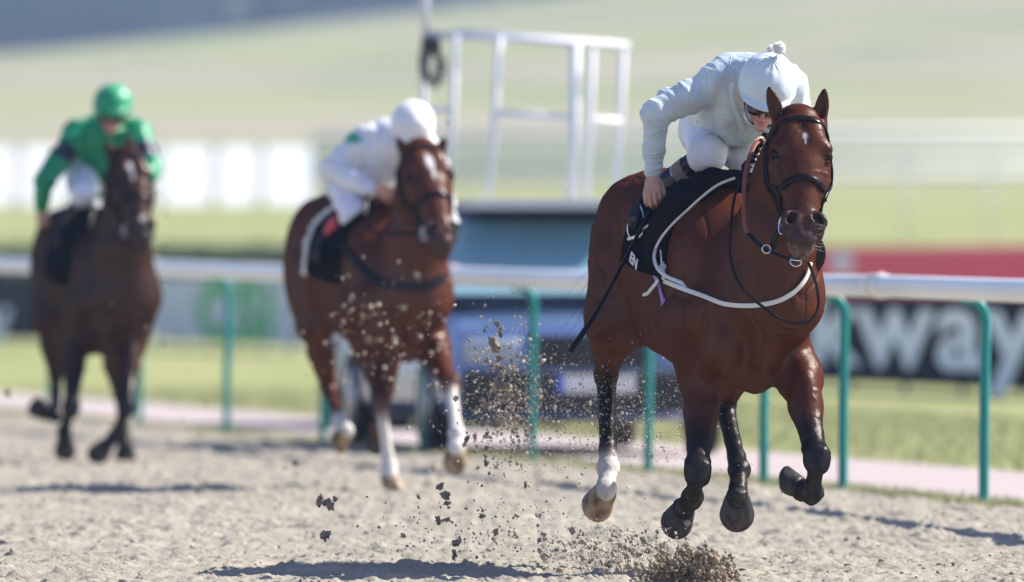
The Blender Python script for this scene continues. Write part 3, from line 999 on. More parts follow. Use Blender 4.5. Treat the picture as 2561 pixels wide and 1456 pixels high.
# --- horse 1
def tack_one(hz):
    root = hz['root']; L = hz['L']; F, R = hz['F'], hz['R']; H = hz['H']
    br = bridle(hz, M['leather_black'])
    # saddle cloth and padded girth pad
    cl, V = cloth_patch(hz, -.50, .12, 1.17, 'saddle_cloth', M['cloth_black'], .006, .010, root)
    # padded roll in front: bulging pad running from the withers down the near side
    B = Body(.009)
    for sg in (-1, 1):
        pts = []
        for g in np.linspace(.0, 1, 8):
            ang = sg * math.radians(8 + 84 * g)
            u = .105 - .12 * g
            c = L(u, 0, 1.25); d = math.sin(ang) * R + math.cos(ang) * np.array([0, 0, 1.])
            hit, _, _, _ = hz['bvh'].ray_cast(Vector(c + d), Vector(-d))
            pts.append((np.array(hit) + d * .012, .052 - .012 * g * g))
        B.chain(pts, k=.05, flat=(F, 1.3))
    pad = B.mesh('foam_pad', M['neoprene'], root)
    # piping along the front edge of the pad, swinging down into a loose white strap end
    pb = bvh_of(pad)
    comb = dict(hz)
    px = [(1838, 446), (1800, 458), (1774, 476), (1745, 500), (1720, 524), (1694, 547), (1668, 575), (1650, 600), (1640, 622)]
    P = []
    for x, y in spline(px, 26):
        p, n_ = surf(pb, x, y, .003)
        if p is None: p, n_ = surf(hz['bvh'], x, y, .03)
        P.append(p)
    P = np.array(P)
    for _ in range(4): P[1:-1] = .5 * P[1:-1] + .25 * (P[:-2] + P[2:])
    MB().tube(list(P), .0058, 8).build('white_piping', M['white_strap'], pad)
    # white breast strap, its loop and hanging end
    bs = strap(hz, [(1668, 704), (1716, 725), (1791, 755), (1870, 765), (1950, 752), (1993, 720), (2014, 690), (2022, 655)], .0185, 'breast_strap', M['white_strap'], root, n=40, off=.014, th=.0035)
    d0 = P[-1][1] - .01; d1 = surf(hz['bvh'], 1716, 728, .02)[0][1]
    l1 = spline([P[-1]] + [A(x, y, d0 + (d1 - d0) * f) for x, y, f in ((1636, 645, .1), (1645, 672, .3), (1668, 692, .5), (1694, 703, .75), (1710, 712, .9), (1716, 728, 1))], 26)
    MB().ribbon(list(l1), [np.array([0, -1, .2])] * len(l1), [.012 + .006 * i / 25 for i in range(26)], .0035).build('strap_loop', M['white_strap'], bs)
    l2 = drape(hz, [(1667, 702), (1655, 718), (1643, 728), (1628, 736)], 12, .035)[0]
    MB().ribbon(list(l2), [np.array([0, -1, .2])] * 12, .014, .006).build('strap_end', M['white_strap'], bs)
    l3 = drape(hz, [(1660, 612), (1664, 645), (1668, 670), (1670, 700)], 12, .016)[0]
    MB().ribbon(list(l3), [np.array([0, -1, .2])] * 12, [.005, .006, .008, .009, .011, .013, .014, .015, .016, .016, .016, .016], .006).build('strap_billet', M['white_strap'], bs)
    kb = MB(); p0 = l3[7]; ring(kb, p0 + np.array([0, -.006, 0]), (0, -1, 0), .012, .0025); kb.build('buckle', M['steel'], bs)
    # girth
    strap(hz, [(1640, 684), (1648, 705), (1656, 730), (1662, 760)], .032, 'girth', M['purple'], root, n=14, off=.006, th=.006)
    # reins: black rein loop hanging in front of the shoulder
    rl = spline([A(1863, 438, 46.05), A(1838, 490, 45.93), A(1828, 561, 45.86), A(1824, 622, 45.84), A(1838, 690, 45.80), A(1870, 735, 45.76), A(1925, 780, 45.72), A(1962, 802, 45.72), A(2003, 809, 45.72), A(2030, 800, 45.74), A(2047, 765, 45.78), A(2042, 715, 45.8), A(2031, 680, 45.8), A(2022, 655, 45.8)], 60)
    MB().tube(list(rl), .0062, 8).build('rein_loop', M['leather_black'], root)
    kp = rl[33:39]
    # brown rubber rein
    rb = spline([A(1900, 352, 46.10), A(1888, 362, 46.05), A(1876, 388, 45.98), A(1866, 430, 45.92), A(1861, 480, 45.84), A(1861, 530, 45.78), A(1864, 566, 45.74), A(1872, 585, 45.72)], 30)
    rein = MB().ribbon(list(rb), [np.array([-.3, -1, 0])] * 30, .019, .008).build('rein', M['leather_brown'], root)
    r2 = spline([A(1870, 583, 45.72), A(1890, 604, 45.70), A(1912, 622, 45.68), A(1945, 638, 45.66), A(1975, 648, 45.64), A(1988, 652, 45.62)], 20)
    MB().ribbon(list(r2), [np.array([-.2, -1, .3])] * 20, [.018] * 8 + [.013] * 12, .005).build('rein_end', M['leather_black'], rein)
    kb = MB(); ring(kb, A(1917, 623, 45.67), (0.2, -1, .2), .017, .003); kb.build('buckle', M['steel'], rein)
    kb = MB(); ring(kb, A(1990, 654, 45.62), (.1, -1, .5), .022, .0032); kb.tube([A(1978, 650, 45.62), A(2004, 652, 45.62)], .004, 6); kb.build('curb_ring', M['steel'], rein)
    # loose leather flap under the bit
    V = []
    fp = spline([A(1946, 574, 45.68), A(1938, 596, 45.69), A(1932, 618, 45.7), A(1929, 628, 45.7)], 10)
    MB().ribbon(list(fp), [np.array([-.5, -1, 0])] * 10, [.012, .016, .022, .026, .028, .028, .026, .022, .014, .004], .004).build('rein_flap', M['leather_black'], rein)
    # leather tab on the off side behind the jaw
    fp = spline([A(2040, 590, 45.95), A(2048, 620, 45.96), A(2050, 650, 45.97), A(2043, 682, 45.98)], 10)
    MB().ribbon(list(fp), [np.array([.3, -1, 0])] * 10, [.02, .035, .045, .05, .052, .05, .045, .036, .022, .006], .006).build('rein_stop', M['leather_black'], root)
    kb = MB(); 
    for i in range(14):
        a_ = random.random() * 6.28
        p = A(2045, 640, 45.94)
        kb.tube([p + np.array([0, 0, .05]), p + np.array([math.cos(a_) * .012, -.005, -.02 - random.random() * .03])], .0012, 4)
    # second rein on the neck's far side
    r3 = spline([A(1935, 360, 46.25), A(2010, 420, 46.3), A(2062, 500, 45.95), A(2066, 535, 45.75)], 20)
    # plaited mane: dark bobbles along the near side of the crest
    cr = hz['crest']
    bm_ = MB()
    rg = np.random.default_rng(3)
    mane_px = [(1912, 340), (1903, 352), (1897, 366), (1890, 378), (1886, 392), (1878, 404), (1872, 416), (1866, 428)]
    for x, y in mane_px:
        p = A(x, y, 46.12)
        for q in range(5):
            bm_.ball(p + rg.normal(0, .009, 3), rg.uniform(.007, .013), sub=1, noise=.3, rg=rg)
    roots = [A(x + 4, y, 46.1) for x, y in mane_px]
    for i in range(120):
        p = roots[rg.integers(len(roots))] + rg.normal(0, .006, 3)
        d = NV(np.array([-.5, .0, .3]) + rg.normal(0, .6, 3)); ln = rg.uniform(.010, .026)
        bm_.tube([p, p + d * ln * .6, p + d * ln + np.array([0, 0, -.006])], [.002, .0015, .0006], 3)
    bm_.build('mane', M['hair'], root)
    # forelock tied in a bobble, wisps between the ears
    fb = MB()
    p0 = H(0.002, .035, -.012)
    for q in range(9): fb.ball(p0 + rg.normal(0, .008, 3), rg.uniform(.008, .014), sub=1, noise=.25, rg=rg)
    for i in range(170):
        p = H(rg.uniform(-.085, .02), rg.uniform(-.03, .04), rg.uniform(-.012, .012)); d = NV(np.array([rg.normal(-.1, .6), -.15 + rg.normal(0, .4), .75])); ln = rg.uniform(.012, .038)
        fb.tube([p, p + d * ln * .6, p + d * ln + rg.normal(0, .006, 3)], [.0022, .0015, .0006], 3)
    for i in range(40):
        p = H(rg.uniform(-.012, .02), .055, rg.uniform(.0, .02)); ln = rg.uniform(.03, .07)
        q = H(rg.uniform(-.03, .03), .075, .02 + ln)
        fb.tube([p, .5 * (p + q) + rg.normal(0, .004, 3), q], [.002, .0015, .0005], 3)
    fo = fb.build('forelock', M['hair'], root)
    kb = MB()
    for q in range(3): ring(kb, p0 + np.array([-.006 + .004 * q, -.004, -.012 + .004 * q]), (.2, -.6, .6), .010, .003, k=12)
    kb.build('forelock_band', M['white_strap'], fo)
    # whiskers
    wb = MB()
    for i in range(16):
        p = H(rg.uniform(.03, .055), rg.uniform(-.03, .05), rg.uniform(.47, .57)); d = NV(np.array([.9, -.3, rg.normal(-.25, .25)])); ln = rg.uniform(.02, .06)
        wb.tube([p, p + d * ln * .5, p + d * ln + np.array([0, 0, -.004])], [.0006, .0005, .0003], 3)
    wb.build('whiskers', M['whisker'], root)
    # tail, blown out behind the near hip
    dock = L(-1.17, 0, 1.46)
    rt = [dock] * 4; 
    strands('tail', [dock, dock + np.array([0, .02, -.03])], [np.array([-.16, 1, -.35]), np.array([-.30, 1, -.75])], .72, 420, .0016, M['hair'], root, .13, 5)
    # letters on the number cloth
    cb_ = bvh_of(cl)
    p, n_ = surf(cb_, 1576, 652, .003)
    if p is not None:
        n_ = NV(-R + np.array([0, 0, .12])); xd = NV(F - n_ * np.dot(F, n_)); zd = np.cross(n_, xd)
        zd = zd if zd[2] > 0 else -zd
        xd = NV(xd - zd * .26); zd = np.cross(n_, xd); zd = zd if zd[2] > 0 else -zd
        Mx = Matrix(((xd[0], zd[0], n_[0], 0), (xd[1], zd[1], n_[1], 0), (xd[2], zd[2], n_[2], 0), (0, 0, 0, 1)))
        text_obj('lettering', 'EN', .060, tuple(p + n_ * .0015), Mx, M['white_strap'], cl, .0008, 'LEFT', .002, 2.0)
    return cl, V

M['whisker'] = mat("pale_whiskers", (.6, .58, .55), rough=.6)
tack_one(H1)
saddle(H1, M['leather_black'], H1['root'], True)
# ------------------------------------------------------------------ jockeys
M['silk_pale2'] = mat("pale_silk_seam", (.50, .60, .64), rough=.5)

def creases(V, segs, amp):
    """sharp ridges and troughs in loose silk, running around sleeves and down the trunk"""
    best = np.full(len(V), 9.); out = np.zeros(len(V))
    for i, (a, b, sc, tw) in enumerate(segs):
        ax = b - a; ln = np.linalg.norm(ax); ax = ax / ln
        t = (V - a) @ ax; o = (V - a) - np.outer(t, ax); d = np.linalg.norm(o, axis=1) + np.maximum(0, np.maximum(-t, t - ln))
        ref = NV(np.cross(ax, [0.3, .9, .1])); r2 = np.cross(ax, ref)
        u = o @ ref; w = o @ r2
        Q = np.stack([t * sc[0] + u * tw, u * sc[1] + 7 * i, w * sc[1]], 1)
        wv = fbm(Q * .7 + 40, 2) * 1.6
        n = vnoise(Q + wv[:, None]); n2_ = vnoise(Q * 1.9 + 13 + wv[:, None])
        r = (1 - np.abs(2 * n - 1)) ** 2.5 + .55 * (1 - np.abs(2 * n2_ - 1)) ** 3
        s = d < best; best = np.where(s, d, best); out = np.where(s, r, out)
    return amp * (out - .35)

def folds(V, N, amp=.006, sc=(16, 16, 10), seed=0.0):
    a = fbm(V * np.array(sc) + seed, 3); b = fbm(V * np.array(sc)[::-1] * .6 + seed + 5, 2)
    return amp * (1 - 2.6 * np.abs(a - .5) * 2) + amp * .8 * (b - .5) * 2


def hand(B, w, k, spread, curl, thumb, fdir, col, s=1.0):
    """palm from wrist w to knuckle centre k; spread = across the knuckles; fdir = first finger direction; curl = where the tips turn"""
    w = np.asarray(w, float); k = np.asarray(k, float)
    ax = NV(k - w); sp = NV(spread); cu = NV(curl); fd = NV(fdir)
    B.cone(w, w + (k - w) * .5, .024 * s, .027 * s, k=.015, col=col, flat=(cu, .75))
    for i, o in enumerate((-.029, -.010, .010, .028)):
        kn = k + sp * o * s + ax * (-.006, .004, .004, -.004)[i] * s
        B.cone(w + (k - w) * .35 + sp * o * .6 * s, kn, .013 * s, .0115 * s, k=.010, col=col)
        L1, L2, L3 = [(.034, .022, .018), (.040, .026, .018), (.038, .025, .018), (.030, .020, .016)][i]
        d1 = NV(fd + cu * .15 + sp * o * 2)
        p1 = kn + d1 * L1 * s
        d2 = NV(fd * .45 + cu * 1.0)
        p2 = p1 + d2 * L2 * s
        d3 = NV(-fd * .55 + cu * .5)
        p3 = p2 + d3 * L3 * s
        B.cone(kn, p1, .0108 * s, .0096 * s, k=.003, col=col)
        B.cone(p1, p2, .0096 * s, .0088 * s, k=.003, col=col)
        B.cone(p2, p3, .0088 * s, .0078 * s, k=.003, col=col)
    t0, t1, t2 = [np.asarray(t, float) for t in thumb]
    B.cone(t0, t1, .014 * s, .0115 * s, k=.008, col=col)
    B.cone(t1, t2, .0112 * s, .0088 * s, k=.003, col=col)


def jockey(sp):
    h = sp['h']; J = {k: A(*v) for k, v in sp['j'].items()}
    root = empty('person', tuple(map(float, (J['hip'][0], J['hip'][1], 0))), sp['label'], 'jockey', 'jockeys')
    U = np.array([0, 0, 1.])
    skin = np.array(sp.get('skin', (.60, .32, .25)))
    red = np.array([.56, .24, .19])
    # head frame: up (hu), forward (hg), side (hs)
    hu = NV(sp['hu']); hg = NV(sp['hg']); hg = NV(hg - hu * np.dot(hu, hg)); hs = np.cross(hg, hu)
    if hs[0] < 0: hs = -hs
    C = J['head']
    Hd = lambda s, g, u: C + s * hs + g * hg + u * hu
    HR = np.array([hs, hg, hu]).T
    # ---------------- body (skin)
    B = Body(sp['hs'])
    B.ell(Hd(0, -.005, 0), (.076, .094, .098), HR, k=.02, col=skin)
    B.ell(Hd(0, .028, -.085), (.052, .058, .060), HR, k=.03, col=skin)            # jaw
    B.ell(Hd(0, .070, -.136), (.024, .022, .020), HR, k=.02, col=skin)            # chin
    B.cone(Hd(0, .088, -.045), Hd(0, .110, -.082), .008, .0108, k=.010, col=skin, col2=red)   # nose
    for sg in (-1, 1):
        B.ell(Hd(sg * .013, .098, -.085), (.009, .011, .008), HR, k=.008, col=red)
        B.ell(Hd(sg * .038, .066, -.074), (.024, .020, .022), HR, k=.015, col=red)
        B.ell(Hd(sg * .030, .080, -.045), (.014, .010, .010), HR, k=.010, op='sub')
        B.ell(Hd(sg * .077, -.008, -.055), (.010, .020, .032), HR, k=.006, col=skin)   # ear
        B.cone(Hd(sg * .024, .094, -.088), Hd(sg * .038, .078, -.116), .0035, .003, k=.006, op='sub')
    B.ell(Hd(0, .086, -.103), (.024, .011, .006), HR, k=.004, col=np.array([.50, .20, .17]))
    B.ell(Hd(0, .083, -.114), (.020, .011, .006), HR, k=.004, col=np.array([.50, .20, .17]))
    B.ell(Hd(0, .097, -.1085), (.022, .008, .0022), HR, k=.003, op='sub')
    nk = J['neck']
    B.cone(Hd(0, -.03, -.07), nk, .052, .058, k=.03, col=skin)
    sc_ = J['chest']; hp = J['hip']
    B.cone(nk, sc_, .10, .125, k=.05, col=skin); B.cone(sc_, hp, .125, .115, k=.05, col=skin)
    for s_ in 'LR':
        B.cone(J['sh' + s_], J['el' + s_], .042, .034, k=.03, col=skin)
        B.cone(J['el' + s_], J['wr' + s_], .034, .024, k=.02, col=skin)
        B.cone(nk, J['sh' + s_], .06, .048, k=.04, col=skin)
        B.cone(J['hp' + s_], J['kn' + s_], .072, .05, k=.04, col=skin)
        B.cone(J['kn' + s_], J['an' + s_], .046, .034, k=.02, col=skin)
        B.cone(J['an' + s_], J['to' + s_], .032, .026, k=.02, col=skin)
        hd = sp['hand' + s_]
        hand(B, J['wr' + s_], A(*hd['k']), hd['spread'], hd['curl'], [A(*t) for t in hd['thumb']], hd['f'], skin)
    body = B.mesh('body', M['skin_attr'], root, blend=.006, smooth_it=1)
    # ---------------- racing silks
    S = Body(h)
    sr = sp.get('sleeve', 1.0)
    S.cone(nk, sc_, .125, .155, k=.06); S.cone(sc_, hp, .158, .135, k=.06, flat=(np.array([1, 0, 0]), 1.08))
    S.ell(nk * .55 + sc_ * .45 + np.array([0.02, .05, .03]), (.15, .13, .12), k=.06)
    if 'waist' in J: S.cone(sc_ + np.array([0, -.03, -.05]), J['waist'], .135, .10, k=.06)
    for s_ in 'LR':
        a, b, c = J['sh' + s_], J['el' + s_], J['wr' + s_]
        S.cone(nk * .6 + sc_ * .4, a, .115, .085, k=.06)
        S.cone(a, a + (b - a) * .55, .078 * sr, .066 * sr, k=.04)
        S.cone(a + (b - a) * .5, b, .067 * sr, .060 * sr, k=.03)
        S.cone(b, b + (c - b) * .6, .060 * sr, .047 * sr, k=.02)
        S.cone(b + (c - b) * .6, b + (c - b) * .93, .046 * sr, .036 * sr, k=.02)
        S.cone(b + (c - b) * .93, c, .033, .031, k=.01)
        e1 = J['el' + s_] - J['wr' + s_]
    S.ell(Hd(0, -.03, -.135), (.075, .075, .03), HR, k=.03)
    for blob in sp.get('puffs', []):
        S.ell(A(*blob[:3]), blob[3], k=.03)
    seed = sp.get('seed', 0.)
    arms = [(J['sh' + s_], J['el' + s_], J['wr' + s_]) for s_ in 'LR']
    def sd(V, N):
        segs = [(nk, sc_, (9, 15), 5), (sc_, hp, (8, 15), 6)]
        for (a, b, c) in arms: segs += [(nk * .5 + a * .5, b, (17, 8), 12), (b, c, (24, 7), 8)]
        d = folds(V, N, sp.get('fold', .006) * .5, seed=seed) + creases(V + .004 * seed, segs, sp.get('fold', .006) * 1.9)
        for (a, b, c) in arms:            # ring creases at the elbow
            r_ = np.linalg.norm(V - b, axis=1)
            ax = NV(a - c); t = (V - b) @ ax
            d += np.exp(-(r_ / .085) ** 2) * .0032 * np.sin(t * 190 + 6 * fbm(V * 14, 2)) * 1.0
            tc_ = (V - c) @ NV(b - c); rr = np.linalg.norm((V - c) - np.outer(tc_, NV(b - c)), axis=1)
            w_ = np.exp(-((tc_ - .05) / .05) ** 2) * (rr < .08)
            d += w_ * .002 * np.sin(tc_ * 330 + 8 * fbm(V * 18, 2))
        return d
    silk = S.mesh('racing_silks', sp['silk'], root, disp=sd, smooth_it=1, colfn=sp.get('silkcol'), defcol=sp.get('silkbase', (.7, .7, .7)))
    if sp['near']:
        sb = bvh_of(silk)
        def line(px, w, nm, m, off=.001, th=.004, n=26):
            q = []; qn = []
            for x, y in spline(px, n):
                p, n_ = surf(sb, x, y, off)
                if p is not None: q.append(p); qn.append(n_)
            q = np.array(q); q[1:-1] = .5 * q[1:-1] + .25 * (q[:-2] + q[2:])
            return MB().ribbon(list(q), qn, w, th).build(nm, m, silk)
        line([(1833, 205), (1828, 235), (1838, 275), (1850, 300), (1856, 330), (1857, 358)], .022, 'placket', M['silk_pale2'], 0, .003)
        line([(1829, 140), (1826, 165), (1833, 200)], .007, 'shoulder_seam', M['silk_pale2'], 0, .002)
        line([(1768, 165), (1766, 200), (1772, 240), (1775, 268)], .007, 'sleeve_seam', M['silk_pale2'], 0, .002)
        line([(1718, 214), (1722, 235), (1716, 262), (1700, 296)], .006, 'sleeve_crease', M['silk_pale2'], 0, .002)
        line([(1812, 340), (1830, 347), (1853, 362), (1880, 352)], .010, 'hem', M['silk_pale2'], 0, .003)
        for x, y in ((1842, 262), (1866, 335)):
            p, n_ = surf(sb, x, y, .003)
            if p is not None: MB().ball(p, (.008, .003, .005), sub=2).build('button', M['white_strap'], silk)
    # ---------------- breeches
    P = Body(h)
    P.ell(hp + np.array([0, .06, .0]), (.16, .15, .13), k=.05)
    for s_ in 'LR':
        a, b = J['hp' + s_], J['kn' + s_]
        P.cone(a, b, .105, .074, k=.05)
        P.ell(b + np.array([0, -.006, .004]), (.070, .068, .07), k=.03)
        P.cone(b, b + (J['an' + s_] - b) * .12, .064, .052, k=.02)
    segsb = [(J['hp' + s_], J['kn' + s_], (7, 11), 6) for s_ in 'LR']
    def bd(V, N): return folds(V, N, sp.get('fold', .006) * .25, (13, 13, 9), seed + 3) + creases(V, segsb, sp.get('fold', .006) * 1.5)
    P.mesh('breeches', M['breech'], root, disp=bd)
    # ---------------- boots
    for s_ in 'LR':
        k_, a_, t_ = J['kn' + s_], J['an' + s_], J['to' + s_]
        T = Body(h)
        if sp['near']: T.cone(k_ + (a_ - k_) * .06, k_ + (a_ - k_) * .3, .0585, .054, k=.01)
        T.cone(k_ + (a_ - k_) * .34, k_ + (a_ - k_) * .55, .056, .056, k=.02)
        T.cone(k_ + (a_ - k_) * .5, a_, .056, .041, k=.02)
        dt = NV(t_ - a_); 
        T.cone(a_, a_ + (t_ - a_) * .45, .040, .038, k=.02)
        T.cone(a_ + (t_ - a_) * .4, t_, .042, .036, k=.02)
        T.ell(t_ + np.array([0, 0, .008]), (.034, .05, .040), k=.015)
        T.cone(a_ - dt * .03, a_ - dt * .045 + np.array([0, 0, -.03]), .032, .028, k=.02)
        bo = T.mesh('boot', M['boot'], root)
        kn_, an_ = k_, a_
        if sp.get('cuff'):
            Q = Body(.006)
            Q.cone(kn_ + (an_ - kn_) * .16, kn_ + (an_ - kn_) * (.40 if sp['near'] else .55), .060 if sp['near'] else .070, .060 if sp['near'] else .066, k=.0)
            Q.cone(kn_ + (an_ - kn_) * .09, kn_ + (an_ - kn_) * .10, .085, .085, k=.0, op='sub')
            Q.mesh('boot_cuff', sp['cuff'], bo)
            if sp.get('panel'):
                W = Body(.006)
                W.cone(kn_ + (an_ - kn_) * .44, kn_ + (an_ - kn_) * .80, .0595, .051, k=.0)
                nrm = NV(np.array([-.55, .1, .8]))
                W.ell(kn_ + (an_ - kn_) * .6 - nrm * .10, (.30, .30, .115), np.array([np.cross(nrm, [0, 1, 0]) / np.linalg.norm(np.cross(nrm, [0, 1, 0])), np.cross(nrm, np.cross(nrm, [0, 1, 0])) / np.linalg.norm(np.cross(nrm, [0, 1, 0])), nrm]).T, k=.004, op='sub')
                W.mesh('boot_panel', M['boot_silver'], bo)
    # ---------------- helmet with silk cover
    Hm = Body(sp.get('hh', .006))
    hr = sp.get('helm', 1.0)
    Hm.ell(Hd(0, -.010, .030), (.113 * hr, .136 * hr, .118 * hr), HR, k=.01)
    Hm.ell(Hd(0, -.01, -.13 * hr), (.2, .2, .105), HR, k=.012, op='sub')
    Hm.ell(Hd(0, .075, .004), (.094 * hr, .088, .013), np.array([hs, NV(hg - .22 * hu), NV(hu + .22 * hg)]).T, k=.012)
    if sp.get('pompom'):
        pc = A(*sp['pompom'][0]); B0 = Hd(.004, .035, .120 * hr)
        Hm.cone(B0, pc * .6 + B0 * .4, .022, .006, k=.02)
    Hm.ell(Hd(0, -.012, -.035), (.085, .103, .085), HR, k=.006, op='sub')
    top = Hd(.004, .035, .145 * hr)
    def hd_(V, N):
        q = V - top; e = q @ HR
        ang = np.arctan2(e[:, 0], e[:, 1]); r_ = np.linalg.norm(q, axis=1)
        x = (.0035 * np.sin(ang * 9 + 3 * fbm(V * 12, 2)) * np.exp(-r_ / .055) + (fbm(V * 20 + 4, 2) - .5) * .004)
        u = (V - C) @ hu
        x += .004 * np.exp(-((u - .004) / .008) ** 2) * (.4 + fbm(V * np.array([30, 30, 60]), 2))
        return x
    hm = Hm.mesh('helmet', sp['cap'], root, disp=hd_, colfn=sp.get('capcol'), defcol=sp.get('capbase', (.7, .7, .7)))
    if sp.get('pompom'):
        pm = MB(); rg = np.random.default_rng(5)
        for (c0, rr, nn) in ((A(*sp['pompom'][0]), .028, 620), (A(*sp['pompom'][1]), .019, 200)):
            pm.ball(c0, rr * .55, sub=2, noise=.2, rg=rg)
            for i in range(nn):
                d = NV(rg.normal(0, 1, 3)); ln = rr * rg.uniform(.75, 1.1)
                pm.tube([c0, c0 + d * ln * .7, c0 + d * ln + rg.normal(0, .001, 3)], [.0012, .0013, .0009], 3)
        pm.build('pompom', M['pompom'], hm)
    # ---------------- goggles and strap
    G = Body(.004 if sp['near'] else .008)
    for sg in (-1, 1):
        G.ell(Hd(sg * .033, .087, -.054 if sp['near'] else -.062), (.037, .018, .024), HR, k=.012)
    G.ell(Hd(0, .075, -.054), (.068, .028, .020), HR, k=.01)
    gg = G.mesh('goggles', M['goggle'], root)
    mb = MB()
    for sg in (-1, 1):
        pts = spline([Hd(sg * .058, .077, -.052), Hd(sg * .080, .045, -.036), Hd(sg * .0875, .0, -.006), Hd(sg * .07, -.10, .0)], 14)
        mb.ribbon(list(pts), [hs * sg] * 14, .016, .003)
        pts = spline([Hd(sg * .084, .03, -.02), Hd(sg * .078, .03, -.07), Hd(sg * .05, .045, -.125), Hd(0, .05, -.150)], 14)
        mb.ribbon(list(pts), [hs * sg] * 14, .014, .003)
    mb.build('strap', M['leather_black'], gg)
    return dict(root=root, C=C, Hd=Hd, J=J, helmet=hm, HR=HR)


M['skin_attr'] = mat("jockey_skin", rough=.5, attr=True, sss=.1, var=(22, .25, None), bump=(60, .35, .004))


def whip(hd, pts, radii, parent_label, group, name='riding_whip'):
    P = spline([A(*p) for p in pts], 24)
    r = np.interp(np.linspace(0, 1, 24), np.linspace(0, 1, len(radii)), radii)
    o = empty('riding_whip', tuple(map(float, P[0])), parent_label, 'whip', group)
    MB().tube(list(P[:8]), list(r[:8] * 1.15), 10).build('grip', M['leather_black'], o)
    MB().tube(list(P[7:]), list(r[7:]), 10).build('shaft', M['whip'], o)
    return o


def pale_silk(V, C):
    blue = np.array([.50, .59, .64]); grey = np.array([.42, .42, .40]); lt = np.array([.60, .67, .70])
    x = CX + V[:, 0] / V[:, 1] * FP; y = HZ - (V[:, 2] - CAM_H) / V[:, 1] * FP
    m = np.clip((fbm(V * 9, 2) - .42) * 5, 0, 1)
    C = blue * (1 - m[:, None]) + lt * m[:, None]
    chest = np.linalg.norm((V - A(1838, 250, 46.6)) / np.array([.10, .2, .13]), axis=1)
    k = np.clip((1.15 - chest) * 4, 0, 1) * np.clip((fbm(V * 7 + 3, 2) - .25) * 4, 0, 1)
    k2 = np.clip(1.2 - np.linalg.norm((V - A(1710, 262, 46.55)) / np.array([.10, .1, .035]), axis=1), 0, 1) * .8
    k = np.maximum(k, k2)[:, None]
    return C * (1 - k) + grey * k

J1 = jockey(dict(
    near=True, h=.005, hs=.0045, hh=.005, seed=2.0, fold=.0029, sleeve=.91, helm=1.06,
    silkcol=pale_silk,
    label="jockey in pale blue silks and cap, head bowed low over the leading horse",
    hu=(.16, -.46, .87), hg=(-.06, -.86, -.48), silkcol0=0, silk=M['silk_pale'], cap=M['silk_cap'] if 'silk_cap' in M else M['silk_pale'],
    cuff=M['taupe'], panel=True, pompom=[(1948, 121, 46.27), (1928, 122, 46.35)],
    puffs=[(1664, 238, 46.62, (.036, .04, .028)), (1822, 160, 46.70, (.055, .10, .045))],
    j=dict(head=(1917, 226, 46.36), neck=(1890, 215, 46.56), chest=(1852, 250, 46.74), hip=(1795, 325, 47.12), waist=(1862, 302, 46.66),
           shL=(1803, 205, 46.62), elL=(1640, 283, 46.55), wrL=(1633, 432, 46.60),
           shR=(1966, 215, 46.58), elR=(2000, 300, 46.62), wrR=(1925, 355, 46.32),
           hpL=(1772, 328, 47.12), knL=(1768, 388, 46.68), anL=(1616, 512, 46.86), toL=(1590, 552, 46.66),
           hpR=(1830, 335, 47.12), knR=(1868, 404, 46.86), anR=(1925, 560, 47.0), toR=(1950, 580, 46.8)),
    handL=dict(k=(1631, 484, 46.56), spread=(1, 0, .28), curl=(.25, .9, -.1), f=(.12, -.1, -1), thumb=[(1650, 455, 46.60), (1660, 482, 46.57), (1655, 508, 46.58)]),
    handR=dict(k=(1902, 362, 46.24), spread=(.2, -.6, .7), curl=(.2, .3, -.9), f=(-.8, -.3, -.4), thumb=[(1915, 352, 46.26), (1900, 348, 46.20), (1888, 356, 46.17)]),
))
st_px = [(1577, 596, 46.70), (1570, 578, 46.70), (1573, 545, 46.71), (1584, 522, 46.73), (1600, 510, 46.76)]
sm = MB(); sm.tube(list(spline([A(*p) for p in st_px], 20)), .004, 6)
sm.tube(list(spline([A(1606, 588, 46.58), A(1612, 560, 46.6), A(1606, 528, 46.66), A(1600, 510, 46.76)], 14)), .004, 6)
sm.tube([A(1573, 598, 46.70), A(1604, 589, 46.58)], .009, 8)
so_ = sm.build('stirrup', M['steel'], H1['root'])
MB().ribbon([A(1600, 510, 46.76), A(1625, 480, 46.74), A(1665, 450, 46.75)], [np.array([-.5, -1, 0.])] * 3, .022, .004).build('stirrup_leather', M['leather_black'], so_)
MB().ribbon([A(1600, 576, 46.6), A(1618, 566, 46.5), A(1638, 553, 46.42)], [np.array([-.2, -1, .3])] * 3, .010, .004).build('stirrup_strap', M['white_strap'], so_)
whip(J1, [(1640, 500, 46.60), (1628, 520, 46.58), (1596, 585, 46.50), (1560, 655, 46.44), (1500, 765, 46.36), (1460, 830, 46.31), (1424, 881, 46.28)], [.008, .008, .008, .0075, .0085, .012, .0125], "long black riding whip held down beside the leading bay horse", 'riding whips')
